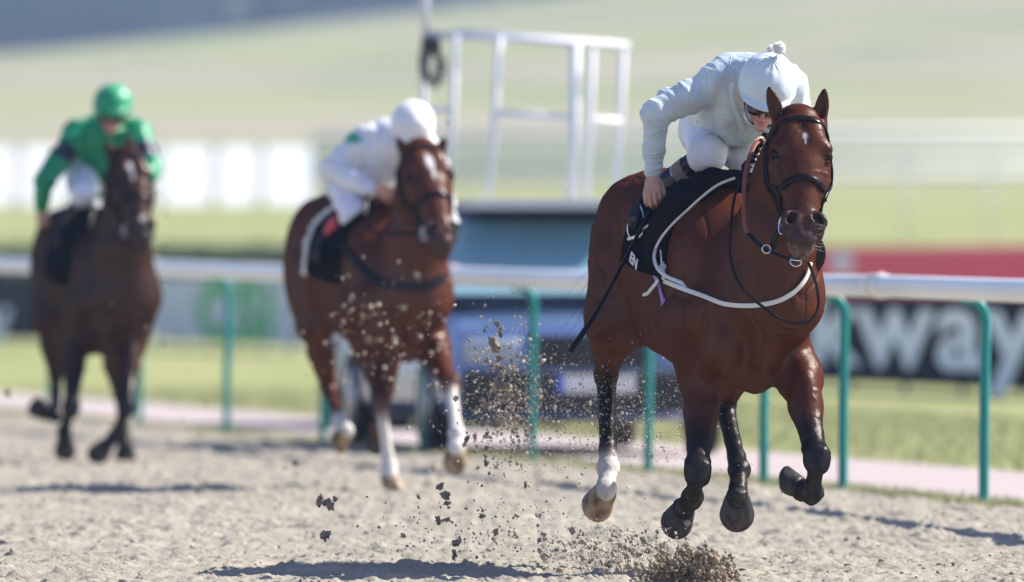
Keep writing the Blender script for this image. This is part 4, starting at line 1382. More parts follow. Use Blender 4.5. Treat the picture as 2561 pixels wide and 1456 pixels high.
# ------------------------------------------------------------------ the two followers
def tack_far(hz, girdle, cloth, ruffle=None, cheek_wool=None):
    root = hz['root']; L = hz['L']
    br = bridle(hz, M['leather_black'], False)
    cl, V = cloth_patch(hz, -.50, .14, 1.12, 'saddle_cloth', cloth, .008, .014, root, nu=10, nv=24)
    if ruffle:
        e = V[0]; e2 = [p for p in e]
        mb = MB(); rg = np.random.default_rng(2)
        pts = []
        for i, p in enumerate(spline(np.array(e2), 90)):
            pts.append(p + rg.normal(0, .006, 3))
        mb.tube(pts, [.016 + .008 * rg.random() for _ in pts], 6)
        mb.build('cloth_edging', ruffle, cl)
    if cheek_wool is not None:
        H = hz['H']
        for s_ in cheek_wool:
            rg = np.random.default_rng(4)
            mb = MB()
            for t in np.linspace(.26, .42, 12):
                for q in range(5): mb.ball(H(s_ * (.10 - (t - .26) * .1), -.035, t) + rg.normal(0, .009, 3), .018, sub=1, noise=.3, rg=rg)
            mb.build('sheepskin_cheekpiece', M['wool'], br)
    saddle(hz, M['leather_black'], root)
    H = hz['H']
    for s_ in (-1, 1):
        p = spline([H(s_ * .07, -.02, .47), L(.42, s_ * .16, 1.42) , L(.16, s_ * .10, 1.62)], 20)
        MB().tube(list(p), .007, 6).build('rein', M['leather_black'], root)
    return br

M['wool'] = mat("sheepskin", (.75, .74, .72), rough=.95)
M['blue_cloth'] = mat("blue_cloth", (.02, .04, .22), rough=.8)
CHEST = (.078, .021, .010)

H2 = horse(dict(
    h=.012, D=61.0, yaw=14, breast=(1002, 770), near=False, label="chestnut racehorse with a white blaze and white stockings, galloping in the middle",
    body=CHEST, shade=CHEST, point=(.09, .028, .015), pt=0.0, muzzle_col=(.03, .025, .028), mottle=.25,
    neck=[(1030, 735, 61.12, .215), (1036, 610, 61.05, .165), (1046, 490, 60.97, .12), (1050, 400, 60.92, .095)],
    poll=(1054, 368, 60.84), muzzle=(1114, 638, 60.52), hyaw=22,
    face=[(-.004, .125, .024, .042), (.002, .18, .010, .05)],
    ears=[((990, 342, 60.82), (1018, 388, 60.84), (-.4, -1, 0)), ((1116, 342, 60.88), (1094, 390, 60.86), (.1, -1, 0))], earw=1.05,
    legs=[
        dict(type='fore', side=-1, white=2, j=[(935, 888, 61.3), (952, 1004, 61.0), (972, 1165, 61.0), (977, 1192, 60.97)], back=(-.1, 1, 0), sole=(.05, .3, -1), toe=(.5, -1, 0)),
        dict(type='fore', side=1, white=2, j=[(1085, 875, 61.15), (1126, 965, 60.65), (1143, 1085, 60.3), (1140, 1125, 60.25)], back=(0, 1, 0), sole=(-.1, .9, -.6), toe=(0, -.4, -1)),
        dict(type='hind', side=-1, white=1, j=[(786, 812, 62.2), (820, 962, 62.6), (850, 1055, 62.3), (866, 1080, 62.25)], back=(-.4, .5, 0), sole=(-.8, .6, -.3), toe=(.5, 0, -1)),
        dict(type='hind', side=1, j=[(965, 860, 62.2), (965, 975, 62.5), (948, 1065, 62.3), (945, 1085, 62.3)], back=(0, 1, 0), sole=(-.2, 1, -.2), toe=(0, 0, -1)),
    ]))
tack_far(H2, M['purple'], M['cloth_black'], M['wool'], [1])
H2L = drape(H2, [(858, 610), (880, 640), (900, 666), (952, 708), (1027, 719), (1080, 711), (1110, 690)], 30, .014)
MB().ribbon(list(H2L[0]), list(H2L[1]), .045, .008).build('breastplate', M['leather_black'], H2['root'])
strands('tail', [H2['L'](-1.17, 0, 1.46)] * 2, [np.array([-.1, 1, -.5]), np.array([-.2, 1, -.8])], .7, 200, .004, M['hair_chestnut'], H2['root'], .13, 5)
strands('mane', [H2['H'](x * .03, -.04, .02) for x in (-2, -1, 0, 1)], [np.array([-.3, -.2, .6])] * 4, .07, 160, .003, M['hair_chestnut'], H2['root'], .5, 8)

H3 = horse(dict(
    h=.012, D=69.0, yaw=12, breast=(300, 770), near=False, dz=-.02, label="dark bay racehorse with a narrow white blaze and a mud-splashed chest, furthest back",
    body=(.036, .014, .009), shade=(.02, .01, .01), point=(.010, .009, .011), pt=.9, muzzle_col=(.02, .018, .02), mottle=.9,
    neck=[(310, 735, 69.12, .215), (306, 620, 69.05, .17), (308, 510, 68.97, .12), (312, 410, 68.92, .095)],
    poll=(316, 386, 68.84), muzzle=(358, 622, 68.52), hyaw=14,
    face=[(-.010, .118, .017, .026), (-.004, .17, .006, .05), (.012, .44, .012, .018)],
    ears=[((262, 352, 68.80), (284, 396, 68.84), (-.3, -1, 0)), ((322, 338, 68.88), (330, 388, 68.86), (.1, -1, 0))], earw=1.15,
    legs=[
        dict(type='fore', side=-1, j=[(188, 865, 69.3), (178, 1020, 68.85), (160, 1078, 69.0), (162, 1105, 69.0)], back=(0, .6, -.8), sole=(0, 1, -.3), toe=(0, -.25, -1)),
        dict(type='fore', side=1, j=[(326, 865, 69.15), (316, 1020, 68.8), (286, 1092, 68.85), (262, 1118, 68.82)], back=(.3, 1, 0), sole=(-.2, .9, -.3), toe=(-.9, -.2, -.7)),
        dict(type='hind', side=-1, j=[(120, 800, 70.2), (140, 935, 70.6), (138, 1040, 70.5), (118, 1034, 70.6)], back=(0, 1, 0), sole=(-.6, .6, .3), toe=(-.9, -.2, .5)),
        dict(type='hind', side=1, j=[(276, 850, 70.2), (302, 985, 70.6), (310, 1095, 70.3), (313, 1120, 70.25)], back=(0, 1, 0), sole=(0, 1, -.4), toe=(0, -.4, -1)),
    ]))
tack_far(H3, M['blue_cloth'], M['cloth_black'], None, None)
strands('tail', [H3['L'](-1.17, 0, 1.46)] * 2, [np.array([-.1, 1, -.5]), np.array([-.2, 1, -.8])], .7, 200, .004, M['hair'], H3['root'], .13, 5)
strands('mane', [H3['H'](x * .03, -.03, .0) for x in (-2, -1, 0, 1)], [np.array([-.2, -.2, .7])] * 4, .08, 180, .003, M['hair'], H3['root'], .5, 8)

def white_green(V, C):
    d = np.linalg.norm((V - A(893, 352, 61.9)) / np.array([.085, .25, .06]), axis=1)
    k = np.clip((1.1 - d) * 6, 0, 1)[:, None]
    return np.array([.80, .80, .82]) * (1 - k) + np.array([.02, .36, .22]) * k

def green_bands(V, C):
    g = np.array([.0, .27, .12]); nv = np.array([.012, .018, .05])
    y = HZ - (V[:, 2] - CAM_H) / V[:, 1] * FP; x = CX + V[:, 0] / V[:, 1] * FP
    k = np.zeros(len(V))
    el = A(108, 447, 69.7)
    for (cx_, cy_, rr) in ((160, 385, .075), (104, 458, .05)):
        c = A(cx_, cy_, 69.8); k = np.maximum(k, (np.linalg.norm(V - c, axis=1) < rr) * 1.0)
    c = A(368, 378, 69.7); k = np.maximum(k, (np.linalg.norm(V - c, axis=1) < .07) * 1.0)
    return g * (1 - k[:, None]) + nv * k[:, None]

M['silk_far'] = mat("racing_silk", rough=.42, attr=True, bump=(12, .5, .02))
FH = dict(spread=(1, 0, .2), curl=(.2, .9, -.1), f=(.1, -.1, -1))
J2 = jockey(dict(
    near=False, h=.012, hs=.009, hh=.010, seed=5.0, fold=.007, silk=M['silk_far'], silkcol=white_green, silkbase=(.8, .8, .82), cap=M['silk_white'], helm=1.06, cuff=M['red_cuff'] if 'red_cuff' in M else M['taupe'],
    label="jockey in white silks with a green shoulder patch and white cap, crouched on the chestnut",
    hu=(.10, -.50, .86), hg=(0, -.86, -.5),
    j=dict(head=(1031, 324, 61.45), neck=(988, 362, 61.7), chest=(945, 392, 61.85), hip=(885, 462, 62.25), waist=(950, 430, 61.85),
           shL=(912, 362, 61.75), elL=(832, 425, 61.7), wrL=(935, 478, 61.4),
           shR=(1050, 362, 61.6), elR=(1095, 425, 61.5), wrR=(1010, 478, 61.3),
           hpL=(875, 474, 61.95), knL=(886, 538, 61.45), anL=(806, 606, 61.7), toL=(794, 640, 61.45),
           hpR=(930, 470, 62.2), knR=(980, 540, 61.85), anR=(1010, 640, 62.1), toR=(1015, 665, 61.9)),
    handL=dict(k=(968, 482, 61.3), spread=(.2, -.4, .9), curl=(.2, .6, -.6), f=(1, -.2, -.2), thumb=[(945, 468, 61.36), (962, 464, 61.3), (975, 468, 61.25)]),
    handR=dict(k=(990, 484, 61.2), spread=(.2, -.4, .9), curl=(-.2, .6, -.6), f=(-1, -.2, -.2), thumb=[(1008, 468, 61.3), (995, 464, 61.2), (985, 468, 61.2)]),
))
J3 = jockey(dict(
    near=False, h=.012, hs=.009, hh=.010, seed=9.0, fold=.007, silk=M['silk_far'], silkcol=green_bands, silkbase=(0, .3, .13), cap=M['silk_green'],
    label="jockey in green silks with navy armbands and green cap, riding the dark bay",
    hu=(.06, -.08, .99), hg=(.0, -.99, -.08), helm=1.08,
    j=dict(head=(281, 272, 69.75), neck=(272, 330, 69.95), chest=(262, 370, 70.05), hip=(232, 440, 70.5), waist=(270, 420, 70.0),
           shL=(195, 338, 69.95), elL=(112, 447, 69.7), wrL=(104, 520, 69.8),
           shR=(342, 335, 69.85), elR=(376, 420, 69.65), wrR=(350, 480, 69.4),
           hpL=(205, 445, 70.0), knL=(208, 488, 69.7), anL=(162, 575, 69.75), toL=(150, 606, 69.5),
           hpR=(270, 440, 70.35), knR=(300, 490, 70.0), anR=(330, 600, 70.2), toR=(335, 620, 70.0)),
    handL=dict(k=(106, 545, 69.78), thumb=[(113, 530, 69.8), (117, 545, 69.78), (114, 556, 69.78)], **FH),
    handR=dict(k=(340, 485, 69.3), spread=(.2, -.4, .9), curl=(-.2, .6, -.6), f=(-1, -.2, -.2), thumb=[(350, 470, 69.35), (340, 466, 69.3), (332, 472, 69.3)]),
))
whip(J3, [(112, 548, 69.8), (120, 575, 69.8), (135, 630, 69.7), (148, 690, 69.6)], [.008, .008, .011], "dark riding whip in the lowered hand of the jockey in green", 'riding whips')
# ------------------------------------------------------------------ ground, track, rail and background
def rail_x(D): return 2.36 - .1825 * (D - 57.5)

def grid_obj(name, xs, ys, zf, m, xoff=None, smooth=True):
    Y, X = np.meshgrid(ys, xs, indexing='ij')
    if xoff is not None: X = X + xoff(Y)
    Z = zf(X, Y)
    V = np.stack([X, Y, Z], -1).reshape(-1, 3)
    ny, nx = len(ys), len(xs)
    i = (np.arange(ny - 1)[:, None] * nx + np.arange(nx - 1)[None]).ravel()
    Q = np.stack([i, i + 1, i + nx + 1, i + nx], 1)
    return mesh_obj(name, V, Q, m, None, smooth)


def n2(X, Y, s, o=3, seed=0.):
    P = np.stack([X.ravel() * s, Y.ravel() * s, np.full(X.size, seed + .5)], 1)
    return fbm(P, o).reshape(X.shape)

# hill profile: seen rows at distances
_hd = np.array([0, 195, 230, 300, 400, 500, 650, 800, 900, 1000, 1500, 3000])
def hill(X, Y):
    sx = X / np.maximum(Y, 1) * FP + CX         # slope differs from west to east
    base = np.interp(Y, [0, 195, 230, 300, 400, 500, 650, 830], [0, 0, .9, 2.9, 6.1, 9.2, 14.0, 19.5])
    crest = np.interp(X, [-400, -38, -8, 15, 45, 400], [-6, -2.8, .3, 3.2, 7.5, 20])
    f = np.clip((Y - 400) / 430, 0, 1)
    z = base + crest * f
    back = np.clip((Y - 830) / 170, 0, 1)
    z = np.where(Y > 830, (19.5 + crest) * (1 - back) + 14 * back, z)
    return z - .012 + dip(Y)

def mat_turf():
    m = bpy.data.materials.new("turf"); m.use_nodes = True
    nt = m.node_tree; N = nt.nodes; L = nt.links; b = N["Principled BSDF"]
    b.inputs["Roughness"].default_value = .9; b.inputs["Specular IOR Level"].default_value = .15
    geo = N.new("ShaderNodeNewGeometry")
    def noise(sc, stretch, lo, hi):
        mp = N.new("ShaderNodeMapping"); mp.inputs["Scale"].default_value = stretch
        L.new(geo.outputs["Position"], mp.inputs[0])
        n = N.new("ShaderNodeTexNoise"); n.inputs["Scale"].default_value = sc; n.inputs["Detail"].default_value = 3
        L.new(mp.outputs[0], n.inputs["Vector"])
        r = N.new("ShaderNodeMapRange"); r.inputs[1].default_value = lo; r.inputs[2].default_value = hi
        L.new(n.outputs["Fac"], r.inputs[0]); return r.outputs[0]
    def mix(f, a, c):
        x = N.new("ShaderNodeMix"); x.data_type = 'RGBA'; L.new(f, x.inputs[0])
        for s, v in ((6, a), (7, c)):
            if isinstance(v, tuple): x.inputs[s].default_value = (*v, 1)
            else: L.new(v, x.inputs[s])
        return x.outputs[2]
    # near turf: fresh, streaky with drier patches
    near = mix(noise(.35, (1, .25, 1), .35, .65), (.22, .25, .08), (.36, .34, .16))
    near = mix(noise(9, (1, 1, 1), .3, .7), near, (.25, .28, .10))
    # hillside: grass in long bands, drier and browner
    far = mix(noise(.02, (1, .6, 1), .42, .60), (.29, .30, .145), (.32, .295, .21))
    far = mix(noise(.07, (1, .5, 1), .5, .68), far, (.19, .23, .12))
    sep = N.new("ShaderNodeSeparateXYZ"); L.new(geo.outputs["Position"], sep.inputs[0])
    r = N.new("ShaderNodeMapRange"); r.inputs[1].default_value = 300; r.inputs[2].default_value = 345
    L.new(sep.outputs[1], r.inputs[0])
    L.new(mix(r.outputs[0], near, far), b.inputs["Base Color"])
    return m

M['turf'] = mat_turf()
M['sand'] = mat("track_sand", (.350, .318, .256), rough=.95, spec=.2, var=(1.6, .8, (.255, .23, .185)), bump=(60, .5, .012))
M['path'] = mat("pinkish_gravel", (.44, .375, .36), rough=.95, spec=.2, var=(2, .5, (.38, .32, .30)), bump=(40, .4, .01))

ys = np.concatenate([np.linspace(-40, 40, 9), np.array([44, 46, 48, 49, 50, 51, 52, 53, 54, 55, 56]), np.linspace(60, 195, 28), np.linspace(200, 860, 100), np.linspace(880, 3500, 16)])
xs = np.concatenate([[-1500, -900, -500, -300, -200], np.linspace(-150, 150, 61), [200, 300, 500, 900, 1500]])
tag(grid_obj('ground', xs, ys, hill, M['turf']), kind='structure')

# the sand track: coarse sheet all round, with the part in front of the lens finely lumpy
def sand_z(X, Y):
    dist_edge = rail_x(Y) - X
    a = n2(X, Y * .7, 2.2, 3, 1.) - .5
    b = n2(X, Y * .8, 9., 3, 2.) - .5
    c = n2(X, Y, 26., 2, 3.) - .5
    d = n2(X, Y, 60., 2, 4.) - .5
    z = .045 * a + .050 * b * (1 + 1.4 * a) + .042 * c * (1 + 2.6 * a) + .028 * d
    hoofp = np.clip(n2(X, Y * .6, 4.6, 2, 7.) - .62, 0, 1) * -.12
    return (z + hoofp + .008) 
ys_n = np.concatenate([np.arange(42.5, 49.5, .016), np.arange(49.5, 58, .03), np.arange(58, 97, .08)])
# width follows the view, left edge to the rail
def near_track():
    nx = 520
    V = []; ny = len(ys_n)
    Y = np.repeat(ys_n[:, None], nx, 1)
    lo = -.056 * Y - 1.4; hi = np.minimum(.056 * Y + 1.4, rail_x(Y) + .02)
    t = np.linspace(0, 1, nx)[None]
    X = lo + (hi - lo) * t
    Z = sand_z(X, Y)
    edge = np.minimum(np.minimum(t, 1 - t) * 40, 1) 
    ye = np.clip((Y - 42.5) / .3, 0, 1) * np.clip((97 - Y) / 3, 0, 1)
    Z = Z * edge * ye + .004 + .010 * edge * ye + dip(Y)
    V = np.stack([X, Y, Z], -1).reshape(-1, 3)
    i = (np.arange(ny - 1)[:, None] * nx + np.arange(nx - 1)[None]).ravel()
    Q = np.stack([i, i + 1, i + nx + 1, i + nx], 1)
    return mesh_obj('sand_track_near', V, Q, M['sand'], None, True)
tag(near_track(), kind='structure')
yy = np.concatenate([np.linspace(-40, 46, 44), np.arange(47, 58, .5), np.linspace(58, 190, 67)])
tag(mesh_obj('sand_track', np.array([[x, y, .001 + float(dip(y))] for y in yy for x in (rail_x(y) - 14, rail_x(y) - .02)]),
             np.array([[2 * i, 2 * i + 1, 2 * i + 3, 2 * i + 2] for i in range(len(yy) - 1)]), M['sand'], None, False), kind='structure')
tag(mesh_obj('path', np.array([[x, y, .006 + float(dip(y))] for y in yy for x in (rail_x(y) + .30, rail_x(y) + 2.45)]),
             np.array([[2 * i, 2 * i + 1, 2 * i + 3, 2 * i + 2] for i in range(len(yy) - 1)]), M['path'], None, False), kind='structure')

# grass: short blades along the rail line and on the verge
def blades(name, n, xr, yr, hmin, hmax, m, seed):
    rg = np.random.default_rng(seed)
    y = rg.uniform(*yr, n); x = rail_x(y) + rg.uniform(*xr, n)
    hh = rg.uniform(hmin, hmax, n); a = rg.uniform(0, 6.28, n); w = rg.uniform(.003, .006, n)
    ln = rg.normal(0, .3, (n, 2))
    b0 = np.stack([x - np.cos(a) * w, y - np.sin(a) * w, np.zeros(n)], 1); b1 = np.stack([x + np.cos(a) * w, y + np.sin(a) * w, np.zeros(n)], 1)
    tp = np.stack([x + ln[:, 0] * hh, y + ln[:, 1] * hh, hh], 1)
    for q_ in (b0, b1, tp): q_[:, 2] += dip(y)
    V = np.stack([b0, b1, tp], 1).reshape(-1, 3); F = np.arange(3 * n).reshape(-1, 3)
    return tag(mesh_obj(name, V, F, m, None, False), kind='stuff')
M['blade'] = mat("grass_blades", (.33, .34, .15), rough=.7, var=(1.5, .8, (.42, .40, .22)))
blades('grass', 26000, (-.10, .32), (52, 97), .02, .07, M['blade'], 1)
blades('verge_grass', 30000, (2.35, 8), (60, 112), .03, .09, M['blade'], 2)

# ---- clods lying on the sand
def clod_mesh(seed, irr=.35, sub=2):
    rg = np.random.default_rng(seed)
    bm = bmesh.new(); bmesh.ops.create_icosphere(bm, subdivisions=sub, radius=1.0)
    st = rg.uniform(.6, 1.3, 3); o = rg.uniform(0, 20, 3)
    P = np.array([v.co[:] for v in bm.verts])
    s = 1 + irr * 2.4 * (fbm(P * 1.7 + o, 3) - .5) * 2 + (rg.random(len(P)) - .5) * .25
    P = P * s[:, None] * st
    F = np.array([[v.index for v in f.verts] for f in bm.faces]); bm.free()
    return P, F
CL = [clod_mesh(s, .6) for s in range(12)]
CL1 = [clod_mesh(s, .55, 1) for s in range(12)]
M['clod'] = mat("damp_sand_clod", (.36, .31, .24), rough=.95, spec=.2, var=(30, .6, (.17, .135, .10)), bump=(120, .5, .004))
M['spray'] = mat("flying_sand", (.46, .40, .32), rough=.95, spec=.2)
M['clod_dark'] = mat("dark_damp_sand", (.21, .17, .12), rough=.95, spec=.2, var=(25, .8, (.32, .26, .19)), bump=(120, .5, .004))

def scatter(name, pos, size, m, seed=1, lib=None, flat=1.0):
    rg = np.random.default_rng(seed); lib = lib or CL1
    Vs = []; Fs = []; n0 = 0
    for p, s in zip(pos, size):
        P, F = lib[rg.integers(len(lib))]
        a = rg.uniform(0, 6.28); c, s_ = math.cos(a), math.sin(a)
        R = np.array([[c, -s_, 0], [s_, c, 0], [0, 0, flat]])
        Vs.append(P @ R.T * s + p); Fs.append(F + n0); n0 += len(P)
    return mesh_obj(name, np.vstack(Vs), np.vstack(Fs), m, None, False)

rg = np.random.default_rng(11)
n = 5200
y = 43 + 24 * rg.random(n) ** 1.5; x = rg.uniform(-.05, .05, n) * y
ok = x < rail_x(y) - .05; x, y = x[ok], y[ok]
z = sand_z(x[None], y[None])[0] + .014 + dip(y)
sz = rg.lognormal(-5.1, .5, len(x)); sz = np.clip(sz, .003, .022)
tag(scatter('loose_sand_crumbs', np.stack([x, y, z], 1), sz, M['sand'], 2, flat=.75), kind='stuff')

# ---- clods in the air: the large ones one by one
air = [(1237, 862, 19), (1248, 874, 12), (1228, 858, 9), (1246, 898, 15), (1250, 918, 14), (1252, 936, 11), (1247, 962, 17), (1262, 968, 14), (1240, 976, 11), (1275, 985, 14), (1266, 994, 11),
       (1216, 1014, 15), (1212, 1030, 10), (1250, 1052, 13), (1236, 1062, 15), (1262, 1064, 12), (1280, 1030, 9), (1294, 1046, 10), (1242, 812, 9), (1250, 826, 10), (1252, 838, 7), (1192, 1020, 8), (1290, 1078, 12), (1296, 1092, 10),
       (1262, 1000, 8), (1205, 1058, 8), (1212, 1124, 9), (1214, 1142, 8), (1216, 1158, 9), (1196, 1170, 6), (1188, 1096, 11), (1224, 1184, 6), (1166, 1098, 10), (1162, 1112, 8), (1084, 1168, 8),
       (740, 1159, 14), (713, 1170, 6), (800, 1250, 14), (818, 1258, 18), (838, 1248, 12), (826, 1268, 9), (812, 1338, 18), (822, 1332, 10), (1098, 1218, 13), (1104, 1212, 8), (1116, 1240, 13), (1118, 1258, 9), (1122, 1270, 6),
       (1096, 1302, 11), (1116, 1300, 9), (1140, 1358, 13), (1150, 1346, 8), (1136, 1386, 12), (1046, 1242, 7), (1294, 1292, 6), (1348, 1352, 9), (1240, 1330, 10), (1236, 1350, 9), (1206, 1290, 8),
       (400, 484, 6), (420, 536, 5), (412, 610, 6), (510, 770, 5), (548, 806, 5), (606, 800, 5), (514, 1012, 6), (500, 1090, 6), (456, 1048, 5), (20, 985, 12), (498, 1176, 5), (1120, 306, 5), (608, 1080, 4),
       (948, 850, 10), (985, 852, 9), (1050, 842, 9), (1098, 860, 10), (920, 850, 9), (1078, 884, 8), (860, 806, 8), (830, 790, 7), (905, 790, 8), (1010, 770, 8), (1042, 688, 8), (870, 690, 7), (1120, 700, 6)]
rg = np.random.default_rng(21)
protos = []
for i in range(12):
    P, F = clod_mesh(100 + i, .75, 3)
    me = bpy.data.meshes.new('sand_clod'); me.vertices.add(len(P)); me.vertices.foreach_set('co', P.astype(np.float32).ravel())
    me.loops.add(F.size); me.loops.foreach_set('vertex_index', F.astype(np.int32).ravel()); me.polygons.add(len(F))
    me.polygons.foreach_set('loop_start', np.arange(0, F.size, 3, dtype=np.int32)); me.polygons.foreach_set('loop_total', np.full(len(F), 3, np.int32)); me.update(calc_edges=True)
    me.polygons.foreach_set('use_smooth', np.ones(len(F), bool)); me.materials.append(M['clod'] if i % 4 else M['clod_dark']); protos.append(me)
def where(x, y):
    if x < 700: return 'in the air between the dark bay and the chestnut' if y < 1200 else 'low over the track at the left'
    if y > 1200: return 'just above the sand ahead of the chestnut'
    if x < 1160: return 'flying in front of the chestnut horse'
    return 'thrown up behind the leading bay horse'
air_pts = [(x, y, r, 0) for x, y, r in air]
for i in range(150):
    x = rg.normal(1262, 52); y = rg.normal(1000, 95)
    air_pts.append((x, y, rg.uniform(3, 7.5), 1))
for i, (x, y, r, _) in enumerate(air_pts):
    if x < 700: D = rg.uniform(60, 66)
    elif y > 1200: D = min(rg.uniform(45.6, 47.5), CAM_H * FP / (y - HZ) - .4)
    elif x < 1160: D = rg.uniform(54, 59)
    else: D = rg.uniform(46.6, 49.8)
    o = bpy.data.objects.new('sand_clod', protos[i % 12]); COL.objects.link(o)
    o.location = tuple(A(x, y, D)); s = r / FP * D * .62
    o.scale = (s, s * .9, s * rg.uniform(.7, 1.1)); o.rotation_euler = tuple(rg.uniform(0, 6, 3))
    size = 'large' if r > 12 else ('middling' if r > 7 else 'small')
    tag(o, size + ' sand clod ' + where(x, y), 'clod', 'clods of sand in the air')
# fine spray
def spray(name, n, cx, cy, sx, sy, D0, D1, s0, s1, seed, m):
    rg = np.random.default_rng(seed)
    D = rg.uniform(D0, D1, n); x = rg.normal(cx, sx, n); y = rg.normal(cy, sy, n)
    P = np.array([A(a, b, d) for a, b, d in zip(x, y, D)])
    z = P[:, 2] > -.04; P = P[z]
    s = np.clip(rg.lognormal(math.log(s0), .5, len(P)), s0 * .4, s1)
    return tag(scatter(name, P, s, m, seed), kind='stuff')
spray('sand_spray', 4200, 1480, 1040, 160, 85, 46.5, 49, .0016, .006, 31, M['spray'])
spray('sand_spray_behind_leader', 1100, 1270, 1000, 60, 105, 46.5, 50, .0028, .009, 32, M['spray'])
spray('sand_spray_over_chestnut', 150, 960, 840, 90, 90, 53, 59, .004, .010, 33, M['spray'])
spray('sand_spray_left', 40, 450, 900, 120, 150, 58, 66, .003, .008, 34, M['clod'])
spray('low_sand_spray', 1700, 1540, 1388, 80, 38, 45.2, 46.3, .0022, .010, 35, M['spray'])
spray('low_sand_clumps', 160, 1560, 1390, 90, 30, 45.2, 46.0, .006, .013, 37, M['clod'])
spray('kicked_grit', 260, 1240, 1330, 150, 45, 45.0, 46.5, .003, .009, 36, M['clod'])
# the divot bursting up under the leader
rg = np.random.default_rng(41); n = 3000
u = np.clip(rg.normal(0, .52, n), -1.25, 1.25); x = 1724 + 98 * u; top = 1372 + 22 * np.abs(u) ** 2 + 14 * np.sin(u * 11) + 8 * np.sin(u * 27)
y = top + (1466 - top) * rg.random(n) ** .75
P = np.array([A(a, b, d) for a, b, d in zip(x, y, rg.uniform(44.75, 45.35, n))])
s = np.clip(rg.lognormal(math.log(.0036), .62, n), .0014, .015)
o = scatter('sand_divot', P, s, M['clod_dark'], 42, CL); o.name = 'burst_of_sand'
tag(o, 'dark burst of damp sand kicked up under the leading horse', 'kicked sand')

# ---- running rail
M['rail_white'] = mat("white_plastic_rail", (.80, .80, .80), rough=.35, var=(1.2, .5, (.66, .66, .64)), bump=(3, .2, .01))
M['post_green'] = mat("green_rail_post", (.002, .20, .185), rough=.4, spec=.25, var=(4, .6, (.05, .30, .28)), stretch=(1, 1, .3))
rz = lambda D: np.interp(D, [50, 57.5, 69.9, 81.8, 93.5, 120], [1.09, 1.112, 1.155, 1.205, 1.25, 1.32])
root = empty('running_rail', (float(rail_x(57.5)), 57.5, 0), 'white tubular running rail on curved teal green posts beside the sand', 'rail')
joints = [8, 22, 34, 46, 59.4, 72, 84.6, 97, 110, 123, 136]
for a, b in zip(joints[:-1], joints[1:]):
    pts = []
    for k in range(13):
        D = a + (b - a) * k / 12
        sag = -.012 * math.sin(math.pi * k / 12)
        pts.append(np.array([rail_x(D) - .10, D, rz(D) + sag]))
    MB().tube(pts, .058, 16).build('rail', M['rail_white'], root)
for D in joints[1:-1]:
    pts = [np.array([rail_x(D + k) - .10, D + k, rz(D + k)]) for k in (-.16, -.13, .13, .16)]
    j = MB().tube(pts, [.058, .066, .066, .058], 16).build('joint_sleeve', M['rail_white'], root)
    st = MB(); p = np.array([rail_x(D) - .10, D, rz(D)])
    st.tube([p + np.array([-.01, -.02, .062]), p + np.array([.02, .03, .066])], .012, 6)
    ring(st, p, (-.18, 1, 0), .067, .004, 20)
    st.build('rusty_clamp', M['rust'] if 'rust' in M else mat("orange_rust", (.45, .17, .05), rough=.8), j)
post_px = [2450, 2098, 1900, 1612, 1322, 1055, 800, 560, 340, 120]
Ds = [12.854 / ((x - CX) / FP + .1825) for x in post_px]
Ds = [12., 16., 20., 24., 28., 32., 36., 40., 43.5, 47.0, 50.2, 54.0] + Ds + [95.5, 100, 104.6, 109, 114, 119, 124]
for D in Ds:
    bx = rail_x(D) + .02; X = np.array([bx, D, 0])
    tp = np.array([rail_x(D) - .10, D, rz(D) - .05])
    pts = spline([X + np.array([0, 0, -.1]), X + np.array([.004, 0, .5]), X + np.array([.01, 0, rz(D) - .22]), X + np.array([.006, 0, rz(D) - .13]), X + np.array([-.035, 0, rz(D) - .075]), tp], 26)
    MB().tube(list(pts), .026, 12).build('post', M['post_green'], root)

# ---- advertising boards behind the path
def board(name, D0, x0, x1, ytop, ybot_z, m, label, thick=.06):
    """board standing parallel to the rail between columns x0 and x1"""
    off = (A(x0, 0, D0)[0] - rail_x(D0))
    def hit(x):
        s = (x - CX) / FP; return (2.36 + .1825 * 57.5 + off) / (s + .1825)
    Da, Db = hit(x0), hit(x1)
    pa = np.array([(x0 - CX) / FP * Da, Da, 0]); pb = np.array([(x1 - CX) / FP * Db, Db, 0])
    d = NV(pb - pa); n = np.cross(d, [0, 0, 1.])
    if n[1] > 0: n = -n
    zt = CAM_H + (HZ - ytop) / FP * D0
    c = (pa + pb) / 2; Lg = np.linalg.norm(pb - pa)
    o = empty(name, tuple(c), label, 'banner', None)
    R = np.array([d, -n, [0, 0, 1.]]).T
    MB().box(c + np.array([0, 0, (zt + ybot_z) / 2]), (Lg, thick, zt - ybot_z), R, .008).build('panel', m, o, False)
    fr = MB()
    for k in np.linspace(0, 1, max(3, int(Lg / 2.4) + 1)):
        MB().box(pa + (pb - pa) * k - n * .06 + np.array([0, 0, (zt) / 2 - .05]), (.05, .05, zt + .1), R, .004).build('stake', M['post_grey'], o, False)
    return o, pa, pb, d, n, zt
M['post_grey'] = mat("grey_post", (.25, .26, .27), rough=.6)
M['sign_black'] = mat("black_banner", (.006, .008, .016), rough=.8, spec=.08, bump=(3, .2, .02))
M['sign_white'] = mat("white_banner", (.62, .66, .70), rough=.7, bump=(3, .2, .02))
M['letter_white'] = mat("white_lettering", (.93, .95, .97), rough=.7)
M['letter_green'] = mat("green_lettering", (.01, .42, .05), rough=.7)
M['sign_red'] = mat("red_banner", (.95, .06, .12), rough=.7, bump=(3, .2, .02))
def rotm(d, n):
    # text: x along reading direction, up z, facing n
    return Matrix(((d[0], 0, n[0], 0), (d[1], 0, n[1], 0), (d[2], 1, n[2], 0), (0, 0, 0, 1)))
